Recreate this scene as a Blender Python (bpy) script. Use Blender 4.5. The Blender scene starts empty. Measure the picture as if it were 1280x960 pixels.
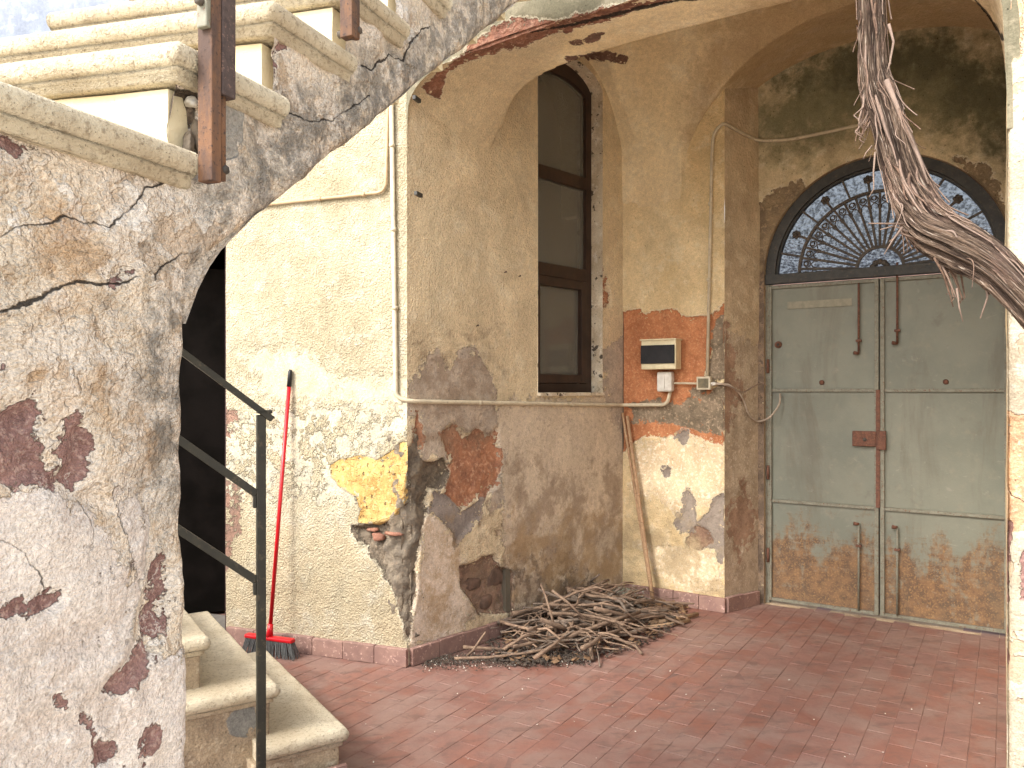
import bpy, bmesh, math, random
import numpy as np
from mathutils import Vector, Matrix

random.seed(7)
np.random.seed(7)
R = math.radians
SC = bpy.context.scene
COL = SC.collection

# ------------------------------------------------------------------ camera
F_PX, U0, V0, CAM_H = 970.0, 640.0, 487.0, 1.55      # photograph pixels (1280 x 960), horizon at v = 487
cam_data = bpy.data.cameras.new('camera')
cam_data.sensor_width = 36.0
cam_data.lens = F_PX * 36.0 / 1280.0
cam_data.shift_y = (V0 - 480.0) / 1280.0
cam_data.clip_start = 0.02
cam_data.clip_end = 1000.0
cam = bpy.data.objects.new('camera', cam_data)
cam.location = (0, 0, CAM_H)
cam.rotation_euler = (R(90), 0, 0)
COL.objects.link(cam)
SC.camera = cam

# ------------------------------------------------------------------ light
SUN_TO = Vector((-0.78, -0.62, 0.0)).normalized()       # horizontal direction towards the sun
SUN_EL = R(42)
world = bpy.data.worlds.new('World')
SC.world = world
world.use_nodes = True
wn = world.node_tree.nodes
wl = world.node_tree.links
for n in list(wn):
    wn.remove(n)
sky = wn.new('ShaderNodeTexSky')
sky.sky_type = 'NISHITA'
sky.sun_disc = False
sky.sun_elevation = SUN_EL
sky.sun_rotation = math.atan2(SUN_TO.x, SUN_TO.y)
sky.air_density = 1.3
sky.dust_density = 4.0
sky.ozone_density = 1.0
hs = wn.new('ShaderNodeHueSaturation')                  # thin bright overcast: a paler, whiter sky
hs.inputs['Saturation'].default_value = 0.28
bg = wn.new('ShaderNodeBackground')
bg.inputs['Strength'].default_value = 0.15
wo = wn.new('ShaderNodeOutputWorld')
wl.new(sky.outputs[0], hs.inputs['Color'])
wl.new(hs.outputs[0], bg.inputs['Color'])
wl.new(bg.outputs[0], wo.inputs['Surface'])
sun_data = bpy.data.lights.new('sun', 'SUN')
sun_data.energy = 0.85
sun_data.angle = R(16)
sun_data.color = (1.0, 0.95, 0.86)
sun = bpy.data.objects.new('sun', sun_data)
sd_ = Vector((SUN_TO.x * math.cos(SUN_EL), SUN_TO.y * math.cos(SUN_EL), math.sin(SUN_EL)))
sun.rotation_euler = (-sd_).to_track_quat('-Z', 'Y').to_euler()
sun.location = sd_ * 20
COL.objects.link(sun)
SC.view_settings.view_transform = 'Standard'
SC.view_settings.look = 'None'
SC.view_settings.gamma = 1.0
SC.view_settings.use_curve_mapping = False
SC.view_settings.exposure = 1.68
SC.cycles.max_bounces = 7
SC.cycles.diffuse_bounces = 4
SC.cycles.caustics_reflective = False
SC.cycles.caustics_refractive = False

# ------------------------------------------------------------------ object helpers
def tag(o, label=None, cat=None, group=None, kind=None):
    if label: o['label'] = label
    if cat: o['category'] = cat
    if group: o['group'] = group
    if kind: o['kind'] = kind
    return o

def empty(name, loc=(0, 0, 0)):
    o = bpy.data.objects.new(name, None)
    o.empty_display_size = 0.1
    o.location = loc
    COL.objects.link(o)
    return o

def adopt(o, parent):
    """child keeps its world-space mesh: parents here are only moved, never turned"""
    o.parent = parent
    if parent is not None:
        w = Vector((0, 0, 0))
        p = parent
        while p is not None:
            w += p.location if p.matrix_parent_inverse == Matrix.Identity(4) else p.location + p.matrix_parent_inverse.translation
            p = p.parent
        o.matrix_parent_inverse = Matrix.Translation(-w)
    return o

def make(name, verts, faces, mat, parent=None, smooth=False, attrs=None):
    me = bpy.data.meshes.new(name)
    me.from_pydata([tuple(map(float, v)) for v in verts], [], [tuple(map(int, f)) for f in faces])
    me.validate()
    if smooth:
        me.polygons.foreach_set('use_smooth', [True] * len(me.polygons))
    if attrs:
        for k, a in attrs.items():
            at = me.attributes.new(k, 'FLOAT', 'POINT')
            at.data.foreach_set('value', np.asarray(a, dtype=np.float32))
    me.materials.append(mat)
    o = bpy.data.objects.new(name, me)
    COL.objects.link(o)
    if parent is not None:
        adopt(o, parent)
    return o

class MB:
    """collects simple shapes into one mesh"""
    def __init__(s):
        s.v, s.f = [], []
    def add(s, vs, fs):
        b = len(s.v)
        s.v += [tuple(v) for v in vs]
        s.f += [tuple(b + i for i in f) for f in fs]
        return s
    def box(s, c, ax, ay, az):
        """c centre; ax, ay, az half-extent vectors"""
        c, ax, ay, az = Vector(c), Vector(ax), Vector(ay), Vector(az)
        vs = [c + ax * i + ay * j + az * k for k in (-1, 1) for j in (-1, 1) for i in (-1, 1)]
        fs = [(0, 2, 3, 1), (4, 5, 7, 6), (0, 1, 5, 4), (2, 6, 7, 3), (0, 4, 6, 2), (1, 3, 7, 5)]
        if ax.cross(ay).dot(az) < 0:
            fs = [f[::-1] for f in fs]
        return s.add(vs, fs)
    def tube(s, pts, rad, n=8, cap=True, up=None):
        pts = [Vector(p) for p in pts]
        if not hasattr(rad, '__len__'):
            rad = [rad] * len(pts)
        base = len(s.v)
        prev = None
        for i, p in enumerate(pts):
            a = pts[max(i - 1, 0)]; b = pts[min(i + 1, len(pts) - 1)]
            t = (b - a).normalized()
            if prev is None:
                u = t.orthogonal().normalized() if up is None else (Vector(up) - t * t.dot(Vector(up))).normalized()
            else:
                u = (prev - t * t.dot(prev)).normalized()
            prev = u
            w = t.cross(u)
            for k in range(n):
                an = 2 * math.pi * k / n
                s.v.append(tuple(p + (u * math.cos(an) + w * math.sin(an)) * rad[i]))
        for i in range(len(pts) - 1):
            for k in range(n):
                k2 = (k + 1) % n
                s.f.append((base + i * n + k, base + i * n + k2, base + (i + 1) * n + k2, base + (i + 1) * n + k))
        if cap:
            s.f.append(tuple(base + k for k in range(n))[::-1])
            e = base + (len(pts) - 1) * n
            s.f.append(tuple(e + k for k in range(n)))
        return s
    def build(s, name, mat, parent=None, smooth=False, bevel=0.0):
        o = make(name, s.v, s.f, mat, parent, smooth)
        if bevel:
            m = o.modifiers.new('bevel', 'BEVEL')
            m.width = bevel; m.segments = 2; m.limit_method = 'ANGLE'; m.angle_limit = R(40)
        return o

def arc_pts(pts, r=0.05, n=6):
    """polyline with rounded corners"""
    pts = [Vector(p) for p in pts]
    out = [pts[0]]
    for i in range(1, len(pts) - 1):
        a, b, c = pts[i - 1], pts[i], pts[i + 1]
        d1 = (a - b); d2 = (c - b)
        rr = min(r, d1.length * .45, d2.length * .45)
        p1 = b + d1.normalized() * rr; p2 = b + d2.normalized() * rr
        for k in range(n + 1):
            t = k / n
            out.append(p1 * (1 - t) ** 2 + b * 2 * t * (1 - t) + p2 * t * t)
    out.append(pts[-1])
    return out

# ------------------------------------------------------------------ photograph geometry
def ray(u, v):
    return Vector(((u - U0) / F_PX, 1.0, (V0 - v) / F_PX))
def at_depth(u, v, Y):
    d = ray(u, v)
    return Vector((d.x * Y, Y, CAM_H + d.z * Y))
def on_floor(u, v, z=0.0):
    Y = F_PX * (CAM_H - z) / (v - V0)
    return at_depth(u, v, Y)
def to_px(P):
    P = np.asarray(P)
    Y = np.maximum(P[:, 1], 0.35)
    return np.stack([U0 + F_PX * P[:, 0] / Y, V0 - F_PX * (P[:, 2] - CAM_H) / Y], 1), Y

class Wall:
    """vertical plane: origin (x, y), direction along it, normal facing the court"""
    def __init__(s, o, d, n):
        s.o = Vector((o[0], o[1])); s.d = Vector(d).normalized(); s.n = Vector(n).normalized()
    def p(s, a, z, d=0.0):
        q = s.o + s.d * a + s.n * d
        return Vector((q.x, q.y, z))
    def D(s): return Vector((s.d.x, s.d.y, 0))
    def N(s): return Vector((s.n.x, s.n.y, 0))
    def hit(s, u, v, d=0.0):
        r = ray(u, v)
        o = s.o + s.n * d
        t = (o.x * s.n.x + o.y * s.n.y) / (r.x * s.n.x + r.y * s.n.y)
        return Vector((r.x * t, r.y * t, CAM_H + r.z * t))
    def sz(s, u, v, d=0.0):
        h = s.hit(u, v, d)
        return (Vector((h.x, h.y)) - s.o).dot(s.d), h.z

E1 = Vector((0.843, -0.538)); E2 = Vector((0.538, 0.843))      # along / into the portico
C0 = Vector((-0.589, 4.358))                                   # corner entrance wall / window wall
def bay(p, q): return C0 + E1 * p + E2 * q
C1 = bay(0.408, 2.0); C2 = bay(1.18, 2.0); C3 = bay(1.31, 2.345)
W1 = Wall(C0, (0.941, -0.338), (-0.338, -0.941))
d2 = (C1 - C0).normalized()
W2 = Wall(C0, d2, (d2.y, -d2.x)); W2_LEN = (C1 - C0).length
W3 = Wall(C1, E1, -E2)
d4 = (C3 - C2).normalized()
W4 = Wall(C2, d4, (d4.y, -d4.x) if Vector((d4.y, -d4.x)).dot(-C2) > 0 else (-d4.y, d4.x))
WB = Wall(bay(0, 2.36), E1, -E2)                               # gate wall; s == p
WF = Wall(C0, E1, -E2)                                         # facade over the arch
T_DIR = Vector((0.39, 0.92)).normalized(); L_DIR = Vector((-T_DIR.y, T_DIR.x))
WS = Wall((-0.604, 1.43), T_DIR, -L_DIR)                       # side of the upper flight

# ------------------------------------------------------------------ noise
_LAT = np.random.RandomState(3).rand(256, 256)
def vnoise(x, y):
    xi = np.floor(x).astype(int); yi = np.floor(y).astype(int)
    fx = x - xi; fy = y - yi
    fx = fx * fx * (3 - 2 * fx); fy = fy * fy * (3 - 2 * fy)
    a = _LAT[xi & 255, yi & 255]; b = _LAT[(xi + 1) & 255, yi & 255]
    c = _LAT[xi & 255, (yi + 1) & 255]; d = _LAT[(xi + 1) & 255, (yi + 1) & 255]
    return (a * (1 - fx) + b * fx) * (1 - fy) + (c * (1 - fx) + d * fx) * fy
def fbm(x, y, o=4):
    s, a, t = 0, 1.0, 0
    for i in range(o):
        s = s + a * (vnoise(x * 2 ** i + 17.3 * i, y * 2 ** i + 9.1 * i) - .5)
        t += a; a *= .5
    return s / t * 2

def poly_sd(P, poly):
    """signed distance of points to a polygon, positive inside"""
    poly = np.asarray(poly, float)
    n = len(poly)
    best = np.full(len(P), 1e9)
    inside = np.zeros(len(P), bool)
    for i in range(n):
        a = poly[i]; b = poly[(i + 1) % n]
        e = b - a
        w = P - a
        t = np.clip((w @ e) / max(e @ e, 1e-9), 0, 1)
        best = np.minimum(best, np.hypot(w[:, 0] - t * e[0], w[:, 1] - t * e[1]))
        c = ((a[1] > P[:, 1]) != (b[1] > P[:, 1]))
        if a[1] != b[1]:
            xx = a[0] + (P[:, 1] - a[1]) / (b[1] - a[1]) * e[0]
            inside ^= c & (P[:, 0] < xx)
    return np.where(inside, best, -best)

def layer_field(V, polys):
    px, Y = to_px(V)
    out = np.full(len(V), -1.0)
    for pl in polys:
        out = np.maximum(out, poly_sd(px, pl) * Y / F_PX)
    out[np.asarray(V)[:, 1] < 0.36] = -1.0
    return np.clip(out, -1, 1)

def crack_field(V, lines):
    """signed distance to polylines (px, width px) and local half width, both in metres"""
    px, Y = to_px(V)
    best = np.full(len(V), 1e9); sgn = np.ones(len(V)); wid = np.zeros(len(V))
    for pl, w0, w1 in lines:
        pl = np.asarray(pl, float); m = len(pl) - 1
        for i in range(m):
            a = pl[i]; e = pl[i + 1] - a
            w = px - a
            t = (w @ e) / (e @ e)
            tc = np.clip(t, 0, 1)
            d = np.hypot(w[:, 0] - tc * e[0], w[:, 1] - tc * e[1])
            cr = np.sign(e[0] * w[:, 1] - e[1] * w[:, 0])
            k = (i + tc) / m
            ww = w0 + (w1 - w0) * k
            if i == 0: ww = np.where(t < 0, 0, ww)
            if i == m - 1: ww = np.where(t > 1, 0, ww)
            sel = d < best
            best = np.where(sel, d, best); sgn = np.where(sel, cr, sgn); wid = np.where(sel, ww, wid)
    best = np.minimum(best, 60)
    return best * sgn * Y / F_PX, wid * Y / F_PX

def sstep(x, a, b):
    t = np.clip((x - a) / (b - a), 0, 1)
    return t * t * (3 - 2 * t)

def sheet(name, wall, blocks, mat, parent, layers=(), cracks=None, rough=(0.006, 1.6), fine=(0.0015, 14), extra=None, skirts=()):
    """wall surface built column by column; blocks = (s values, zlow values, zhigh values, rows);
    layers = (attribute, pixel polygons, depth in m)"""
    V, S, Z, F = [], [], [], []
    for s, zl, zh, nz in blocks:
        s = np.asarray(s, float); n = len(s)
        zl = np.broadcast_to(np.asarray(zl, float), (n,)); zh = np.broadcast_to(np.asarray(zh, float), (n,))
        t = np.linspace(0, 1, nz)
        zz = zl[:, None] * (1 - t) + zh[:, None] * t
        ss = np.repeat(s[:, None], nz, 1)
        b = sum(len(x) for x in S)
        S.append(ss.ravel()); Z.append(zz.ravel())
        idx = b + np.arange(n * nz).reshape(n, nz)
        q = np.stack([idx[:-1, :-1], idx[1:, :-1], idx[1:, 1:], idx[:-1, 1:]], -1).reshape(-1, 4)
        F.append(q)
    S = np.concatenate(S); Z = np.concatenate(Z); F = np.concatenate(F)
    flip = wall.D().cross(Vector((0, 0, 1))).dot(wall.N()) < 0
    if flip: F = F[:, ::-1]
    base = np.stack([wall.o.x + wall.d.x * S, wall.o.y + wall.d.y * S, Z], 1)
    seed = (hash(name) % 97) * 0 + 3.7 * wall.o.x
    disp = rough[0] * fbm(S * rough[1] + seed, Z * rough[1], 4) + fine[0] * fbm(S * fine[1], Z * fine[1] + seed, 3)
    attrs = {}
    for (an, polys, depth) in layers:
        f = layer_field(base, polys)
        attrs[an] = f
        if depth:
            ff = f + 0.02 * fbm(S * 9 + 3, Z * 9, 3)
            m = sstep(ff, -0.006, 0.012)
            disp = disp + m * (depth + 0.35 * depth * fbm(S * 14, Z * 14 + 5, 4))
    if cracks:
        a, w = crack_field(base, cracks)
        attrs['crack_sd'] = a; attrs['crack_w'] = w
        disp = disp + 0.004 * np.tanh(a / 0.01) * np.exp(-np.abs(a) / 0.05) * (w > 0)
    if extra is not None:
        disp = disp + extra(S, Z)
    V = base + np.outer(disp, [wall.n.x, wall.n.y, 0])
    return make(name, V, F, mat, parent, True, attrs)

# ------------------------------------------------------------------ material helpers
def lin(r, g, b, sat=0.80):
    l = 0.3 * r + 0.59 * g + 0.11 * b
    r, g, b = l + (r - l) * sat, l + (g - l) * sat, l + (b - l) * sat
    f = lambda c: (c / 255 / 12.92) if c / 255 <= 0.04045 else ((c / 255 + 0.055) / 1.055) ** 2.4
    return (f(r), f(g), f(b), 1.0)

class NT:
    def __init__(s, name, rough=0.9, spec=0.3):
        s.mat = bpy.data.materials.new(name)
        s.mat.use_nodes = True
        s.t = s.mat.node_tree
        s.b = s.t.nodes['Principled BSDF']
        s.b.inputs['Roughness'].default_value = rough
        s.b.inputs['Specular IOR Level'].default_value = spec
        s.geo = s.t.nodes.new('ShaderNodeNewGeometry')
        s.pos = s.geo.outputs['Position']
    def put(s, sock, v):
        if hasattr(v, 'is_output') or isinstance(v, bpy.types.NodeSocket): s.t.links.new(v, sock)
        else: sock.default_value = v
    def math(s, op, a, b=0.0, c=None, clamp=False):
        n = s.t.nodes.new('ShaderNodeMath'); n.operation = op; n.use_clamp = clamp
        s.put(n.inputs[0], a); s.put(n.inputs[1], b)
        if c is not None: s.put(n.inputs[2], c)
        return n.outputs[0]
    def rng(s, v, a, b, c=0.0, d=1.0, smooth=True):
        n = s.t.nodes.new('ShaderNodeMapRange'); n.interpolation_type = 'SMOOTHSTEP' if smooth else 'LINEAR'
        for i, x in enumerate((v, a, b, c, d)): s.put(n.inputs[i], x)
        return n.outputs[0]
    def scaled(s, vec, k):
        n = s.t.nodes.new('ShaderNodeVectorMath'); n.operation = 'MULTIPLY'
        s.put(n.inputs[0], vec); n.inputs[1].default_value = k
        return n.outputs[0]
    def noise(s, scale, detail=5, rough=0.6, vec=None, dist=0.0):
        n = s.t.nodes.new('ShaderNodeTexNoise')
        s.put(n.inputs['Vector'], s.pos if vec is None else vec)
        n.inputs['Scale'].default_value = scale; n.inputs['Detail'].default_value = detail
        n.inputs['Roughness'].default_value = rough; n.inputs['Distortion'].default_value = dist
        return n.outputs[0]
    def voro(s, scale, feature='F1', vec=None, rand=1.0):
        n = s.t.nodes.new('ShaderNodeTexVoronoi'); n.feature = feature
        s.put(n.inputs['Vector'], s.pos if vec is None else vec)
        n.inputs['Scale'].default_value = scale; n.inputs['Randomness'].default_value = rand
        return n.outputs[0]
    def mix(s, f, a, b, mode='MIX'):
        n = s.t.nodes.new('ShaderNodeMix'); n.data_type = 'RGBA'; n.blend_type = mode
        s.put(n.inputs[0], f); s.put(n.inputs[6], a); s.put(n.inputs[7], b)
        return n.outputs[2]
    def attr(s, name):
        n = s.t.nodes.new('ShaderNodeAttribute'); n.attribute_name = name
        return n.outputs['Fac']
    def sep(s, vec=None):
        n = s.t.nodes.new('ShaderNodeSeparateXYZ'); s.put(n.inputs[0], s.pos if vec is None else vec)
        return n.outputs
    def rand(s):
        n = s.t.nodes.new('ShaderNodeObjectInfo'); return n.outputs['Random']
    def objco(s):
        n = s.t.nodes.new('ShaderNodeTexCoord'); return n.outputs['Object']
    def bump(s, h, strength=1.0, dist=1.0):
        n = s.t.nodes.new('ShaderNodeBump')
        n.inputs['Strength'].default_value = strength; n.inputs['Distance'].default_value = dist
        s.put(n.inputs['Height'], h)
        s.put(s.b.inputs['Normal'], n.outputs[0])
    def done(s, col, rough=None):
        s.put(s.b.inputs['Base Color'], col)
        if rough is not None: s.put(s.b.inputs['Roughness'], rough)
        return s.mat

def plaster(name, cols, scale=2.5, stucco=(90, 0.0016), grain=(320, 0.0006), layers=(), crack=False, stains_shade=(), rough=0.92, skim=(), pits=0.35, dirt=0.5, sand=0.16):
    """weathered plaster; cols = three paint tones; layers peel it away where the wall's own attributes say so.
    layer = dict(attr, cols, amp, w, lip, bump=(scale, height), holes)"""
    m = NT(name, rough, 0.25)
    n1 = m.noise(scale, 3, 0.62)
    n2 = m.noise(scale * 5.3, 4, 0.65)
    n3 = m.noise(scale * 30, 3, 0.6)
    wa, wb, wc = m.noise(7, 2, 0.6, dist=0.5), m.noise(28, 3, 0.65), m.noise(120, 2, 0.6)
    cen = lambda x: m.math('SUBTRACT', x, 0.5)
    wsum = m.math('ADD', m.math('MULTIPLY', cen(wa), 2.4), m.math('ADD', m.math('MULTIPLY', cen(wb), 1.5), m.math('MULTIPLY', cen(wc), 0.6)))
    col = m.mix(m.rng(n1, 0.38, 0.62), cols[0], cols[1])
    col = m.mix(m.rng(n2, 0.5, 0.68, 0, 0.8), col, cols[2])
    h = m.math('MULTIPLY', m.noise(stucco[0], 2, 0.55), stucco[1])
    h = m.math('ADD', h, m.math('MULTIPLY', n2, stucco[1] * 1.2))
    for (ssc, thr, scol, lip, fac) in skim:          # thin coats and flakes lying over or worn off the paint
        sn = m.noise(ssc, 4, 0.66, dist=0.35)
        k = m.rng(sn, thr, thr + 0.012)
        col = m.mix(m.math('MULTIPLY', k, fac), col, scol)
        h = m.math('ADD', h, m.math('MULTIPLY', k, lip))
    def stain_shade(st, col):                    # dirt, wear and painted shade with a shape of its own: no relief
        amp = st.get('amp', 0.08)
        d = m.math('ADD', m.attr(st['attr']), m.math('MULTIPLY', wsum, amp))
        k = m.rng(d, -st.get('w', 0.06), st.get('w', 0.06), 0, st.get('fac', 0.8))
        if st.get('speck'):
            k = m.math('MULTIPLY', k, m.rng(m.noise(st['speck'], 4, 0.7), 0.40, 0.58))
        return m.mix(k, col, m.mix(n3, st['cols'][0], st['cols'][1]))
    for st in stains_shade:
        if not st.get('late'): col = stain_shade(st, col)
    for L in layers:
        d = m.math('ADD', m.attr(L['attr']), m.math('MULTIPLY', wsum, L.get('amp', 0.03)))
        w = L.get('w', 0.003)
        k = m.rng(d, -w, w)
        if L.get('speck'):
            k = m.math('MULTIPLY', k, m.rng(m.noise(L['speck'], 5, 0.72), L.get('s0', 0.45), L.get('s0', 0.45) + 0.05))
        else:                                # crumbs of the outer coat still clinging near the edge
            cl = m.math('ADD', m.math('MULTIPLY', d, 3.0), m.math('MULTIPLY', wb, 1.0))
            k = m.math('MULTIPLY', k, m.rng(cl, 0.40, 0.43))
        bs, bh = L.get('bump', (60, 0.003))
        ln = m.noise(bs, 3, 0.65)
        lc = m.mix(m.rng(m.noise(L.get('scale', 10), 3, 0.68), 0.36, 0.64), L['cols'][0], L['cols'][1])
        if len(L['cols']) > 2:
            lc = m.mix(m.rng(ln, 0.5, 0.66, 0, 0.85), lc, L['cols'][2])
        if L.get('rim'):                     # a thin pale broken rim along the peeled edge
            rim = m.math('MULTIPLY', m.rng(d, -0.010 - w, -w), m.rng(d, w, -w))
            col = m.mix(m.math('MULTIPLY', rim, 0.45), col, L['rim'])
        col = m.mix(k, col, lc)
        h = m.math('MULTIPLY', h, m.math('SUBTRACT', 1.0, m.math('MULTIPLY', k, 0.7)))
        h = m.math('ADD', h, m.math('MULTIPLY', k, m.math('SUBTRACT', m.math('MULTIPLY', ln, bh), L.get('lip', 0.004))))
        if L.get('holes'):
            v = m.voro(L['holes'], 'F1', m.scaled(m.pos, (1.0, 1.0, 0.6)))
            hk = m.math('MULTIPLY', m.rng(v, 0.26, 0.12), m.math('MULTIPLY', k, m.rng(n3, 0.42, 0.5)))
            col = m.mix(m.math('MULTIPLY', hk, 0.8), col, lin(120, 100, 64))
            h = m.math('SUBTRACT', h, m.math('MULTIPLY', hk, 0.012))
    for st in stains_shade:
        if st.get('late'): col = stain_shade(st, col)
    if crack:
        sd = m.math('ABSOLUTE', m.math('ADD', m.attr('crack_sd'), m.math('MULTIPLY', cen(wb), 0.022)))
        wv = m.math('MULTIPLY', m.attr('crack_w'), m.rng(n2, 0.25, 0.7, 0.2, 1.4))
        k = m.math('MULTIPLY', m.rng(m.math('SUBTRACT', sd, wv), 0.001, -0.0015), m.rng(wv, 0.0001, 0.0012))
        col = m.mix(m.math('MULTIPLY', k, 0.93), col, lin(40, 32, 28))
        h = m.math('SUBTRACT', h, m.math('MULTIPLY', k, 0.012))
    # grime over everything: clouds, rain streaks, small pits
    cl = m.rng(m.noise(3.1, 3, 0.66, dist=0.8), 0.36, 0.66, 1.0 + 0.16 * dirt, 1.0 - 0.22 * dirt, False)
    sk = m.rng(m.noise(5, 3, 0.7, m.scaled(m.pos, (1.5, 1.5, 0.55))), 0.42, 0.72, 1.0 + 0.10 * dirt, 1.0 - 0.20 * dirt, False)
    tone = m.math('MULTIPLY', m.math('MULTIPLY', cl, sk), m.math('MULTIPLY', m.rng(n3, 0.25, 0.75, 0.86, 1.1, False), m.rng(m.noise(150, 2, 0.6), 0.3, 0.7, 1.0 - sand, 1.0 + sand, False)))
    if pits:
        pv = m.math('MULTIPLY', m.rng(m.voro(46, 'F1', m.scaled(m.pos, (1, 1, 0.7))), 0.20, 0.10), m.rng(wb, 0.52, 0.60))
        tone = m.math('MULTIPLY', tone, m.math('SUBTRACT', 1.0, m.math('MULTIPLY', pv, pits)))
        h = m.math('SUBTRACT', h, m.math('MULTIPLY', pv, 0.004))
    tn = m.t.nodes.new('ShaderNodeCombineColor')
    for i in range(3): m.put(tn.inputs[i], tone)
    col = m.mix(1.0, col, tn.outputs[0], 'MULTIPLY')
    h = m.math('ADD', h, m.math('MULTIPLY', m.noise(grain[0], 2, 0.6), grain[1]))
    m.bump(h)
    return m.done(col)

# ================================================================== STRUCTURE
# ---------------------------------------------------------------- materials of the walls
RIM = lin(232, 218, 190)
STONE = dict(attr='stone', cols=(lin(136, 120, 100), lin(100, 88, 74), lin(152, 132, 108)), amp=0.022, w=0.003, lip=0.012, bump=(38, 0.022), scale=11, rim=RIM)
M_W1 = plaster('cream_stucco', (lin(186, 173, 142), lin(172, 157, 124), lin(192, 182, 158)), 1.6, (95, 0.016), dirt=.35, pits=.2, layers=(
    dict(attr='mottle', cols=(lin(176, 168, 146), lin(206, 192, 156), lin(152, 146, 132)), amp=0.16, w=0.004, lip=0.0015, bump=(70, 0.002), speck=9, s0=0.47),
    dict(attr='white', cols=(lin(192, 180, 150), lin(180, 168, 138)), amp=0.09, w=0.07, lip=0.0, bump=(60, 0.001)),
    dict(attr='brown', cols=(lin(150, 112, 92), lin(120, 96, 82)), amp=0.05, w=0.004, lip=0.003, bump=(80, 0.002), speck=14, s0=0.42),
    STONE,
    dict(attr='yellow', cols=(lin(206, 168, 92), lin(188, 140, 68), lin(214, 184, 118)), amp=0.014, w=0.002, lip=-0.004, bump=(40, 0.003), holes=30, rim=lin(96, 84, 62)),
), stains_shade=(dict(attr='damp', cols=(lin(196, 176, 136), lin(166, 150, 120)), amp=0.16, w=0.1, fac=0.8, speck=7),))
M_W2 = plaster('tan_stucco', (lin(228, 204, 162), lin(220, 194, 152), lin(232, 212, 174)), 1.4, (95, 0.016), dirt=.45, layers=(
    dict(attr='smooth', cols=(lin(204, 182, 154), lin(212, 190, 160), lin(190, 168, 146)), amp=0.10, w=0.006, lip=0.002, bump=(30, 0.0016), scale=5),
    dict(attr='grey', cols=(lin(176, 158, 138), lin(194, 172, 148), lin(160, 146, 132)), amp=0.07, w=0.003, lip=0.003, bump=(50, 0.002), rim=RIM),
    dict(attr='pale', cols=(lin(218, 196, 172), lin(204, 178, 148), lin(226, 208, 188)), amp=0.07, w=0.003, lip=0.002, bump=(60, 0.003), rim=RIM),
    dict(attr='orange', cols=(lin(188, 122, 84), lin(160, 104, 76), lin(200, 148, 112)), amp=0.045, w=0.003, lip=0.006, bump=(42, 0.010), rim=RIM),
    dict(attr='lilac', cols=(lin(156, 142, 130), lin(136, 124, 116)), amp=0.04, w=0.003, lip=0.003, bump=(60, 0.003)),
    STONE,
    dict(attr='hole', cols=(lin(156, 120, 98), lin(128, 100, 82), lin(170, 136, 112)), amp=0.016, w=0.003, lip=0.012, bump=(34, 0.018), rim=RIM),
), stains_shade=(dict(attr='damp', cols=(lin(104, 86, 74), lin(80, 68, 60)), amp=0.16, w=0.07, fac=0.85, speck=14, late=True),
           dict(attr='brownish', cols=(lin(150, 122, 94), lin(132, 106, 84)), amp=0.22, w=0.10, fac=0.6, speck=6, late=True),
           dict(attr='ochre', cols=(lin(182, 148, 102), lin(164, 130, 90)), amp=0.2, w=0.10, fac=0.7, speck=5, late=True)))
M_W3 = plaster('ochre_plaster', (lin(222, 194, 144), lin(214, 182, 128), lin(228, 206, 162)), 1.6, (80, 0.010), dirt=.5, layers=(
    dict(attr='orange', cols=(lin(196, 120, 72), lin(178, 104, 62), lin(206, 140, 92)), amp=0.028, w=0.0025, lip=0.004, bump=(60, 0.003), rim=RIM),
    dict(attr='grey', cols=(lin(142, 122, 98), lin(118, 102, 80), lin(176, 150, 120)), amp=0.05, w=0.004, lip=0.004, bump=(50, 0.006)),
    dict(attr='pale', cols=(lin(226, 200, 156), lin(214, 182, 138), lin(240, 226, 198)), amp=0.09, scale=6, w=0.003, lip=-0.002, bump=(50, 0.003), rim=RIM),
    dict(attr='lilac', cols=(lin(158, 142, 126), lin(142, 126, 112)), amp=0.05, w=0.003, lip=0.004, bump=(60, 0.003), rim=RIM),
    dict(attr='hole', cols=(lin(150, 112, 88), lin(128, 96, 76)), amp=0.03, w=0.004, lip=0.006, bump=(40, 0.010)),
), stains_shade=(dict(attr='damp', cols=(lin(186, 160, 116), lin(166, 142, 106)), amp=0.16, w=0.10, fac=0.8, speck=6, late=True),))
M_W4 = plaster('brown_plaster', (lin(210, 184, 146), lin(194, 166, 130), lin(218, 196, 160)), 2.0, (60, 0.006), layers=(
    dict(attr='grey', cols=(lin(192, 168, 138), lin(168, 144, 116), lin(206, 184, 156)), amp=0.14, w=0.004, lip=0.004, bump=(40, 0.008)),
    dict(attr='orange', cols=(lin(176, 138, 110), lin(156, 120, 94)), amp=0.12, w=0.004, lip=0.004, bump=(50, 0.006)),
))
M_WB = plaster('mossy_plaster', (lin(206, 184, 142), lin(190, 168, 128), lin(214, 196, 160)), 2.0, (70, 0.003), layers=(
    dict(attr='edge', cols=(lin(150, 126, 92), lin(120, 100, 76), lin(176, 148, 110)), amp=0.05, w=0.004, lip=0.010, bump=(40, 0.012), rim=RIM),
    dict(attr='chip', cols=(lin(110, 92, 76), lin(160, 132, 104), lin(84, 72, 62)), amp=0.05, w=0.004, lip=0.008, bump=(40, 0.010)),
), stains_shade=(dict(attr='moss', cols=(lin(126, 122, 84), lin(98, 98, 68)), amp=0.24, w=0.20, fac=0.85),
           dict(attr='soot', cols=(lin(86, 86, 62), lin(66, 66, 50)), amp=0.26, w=0.22, fac=0.7)))
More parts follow.
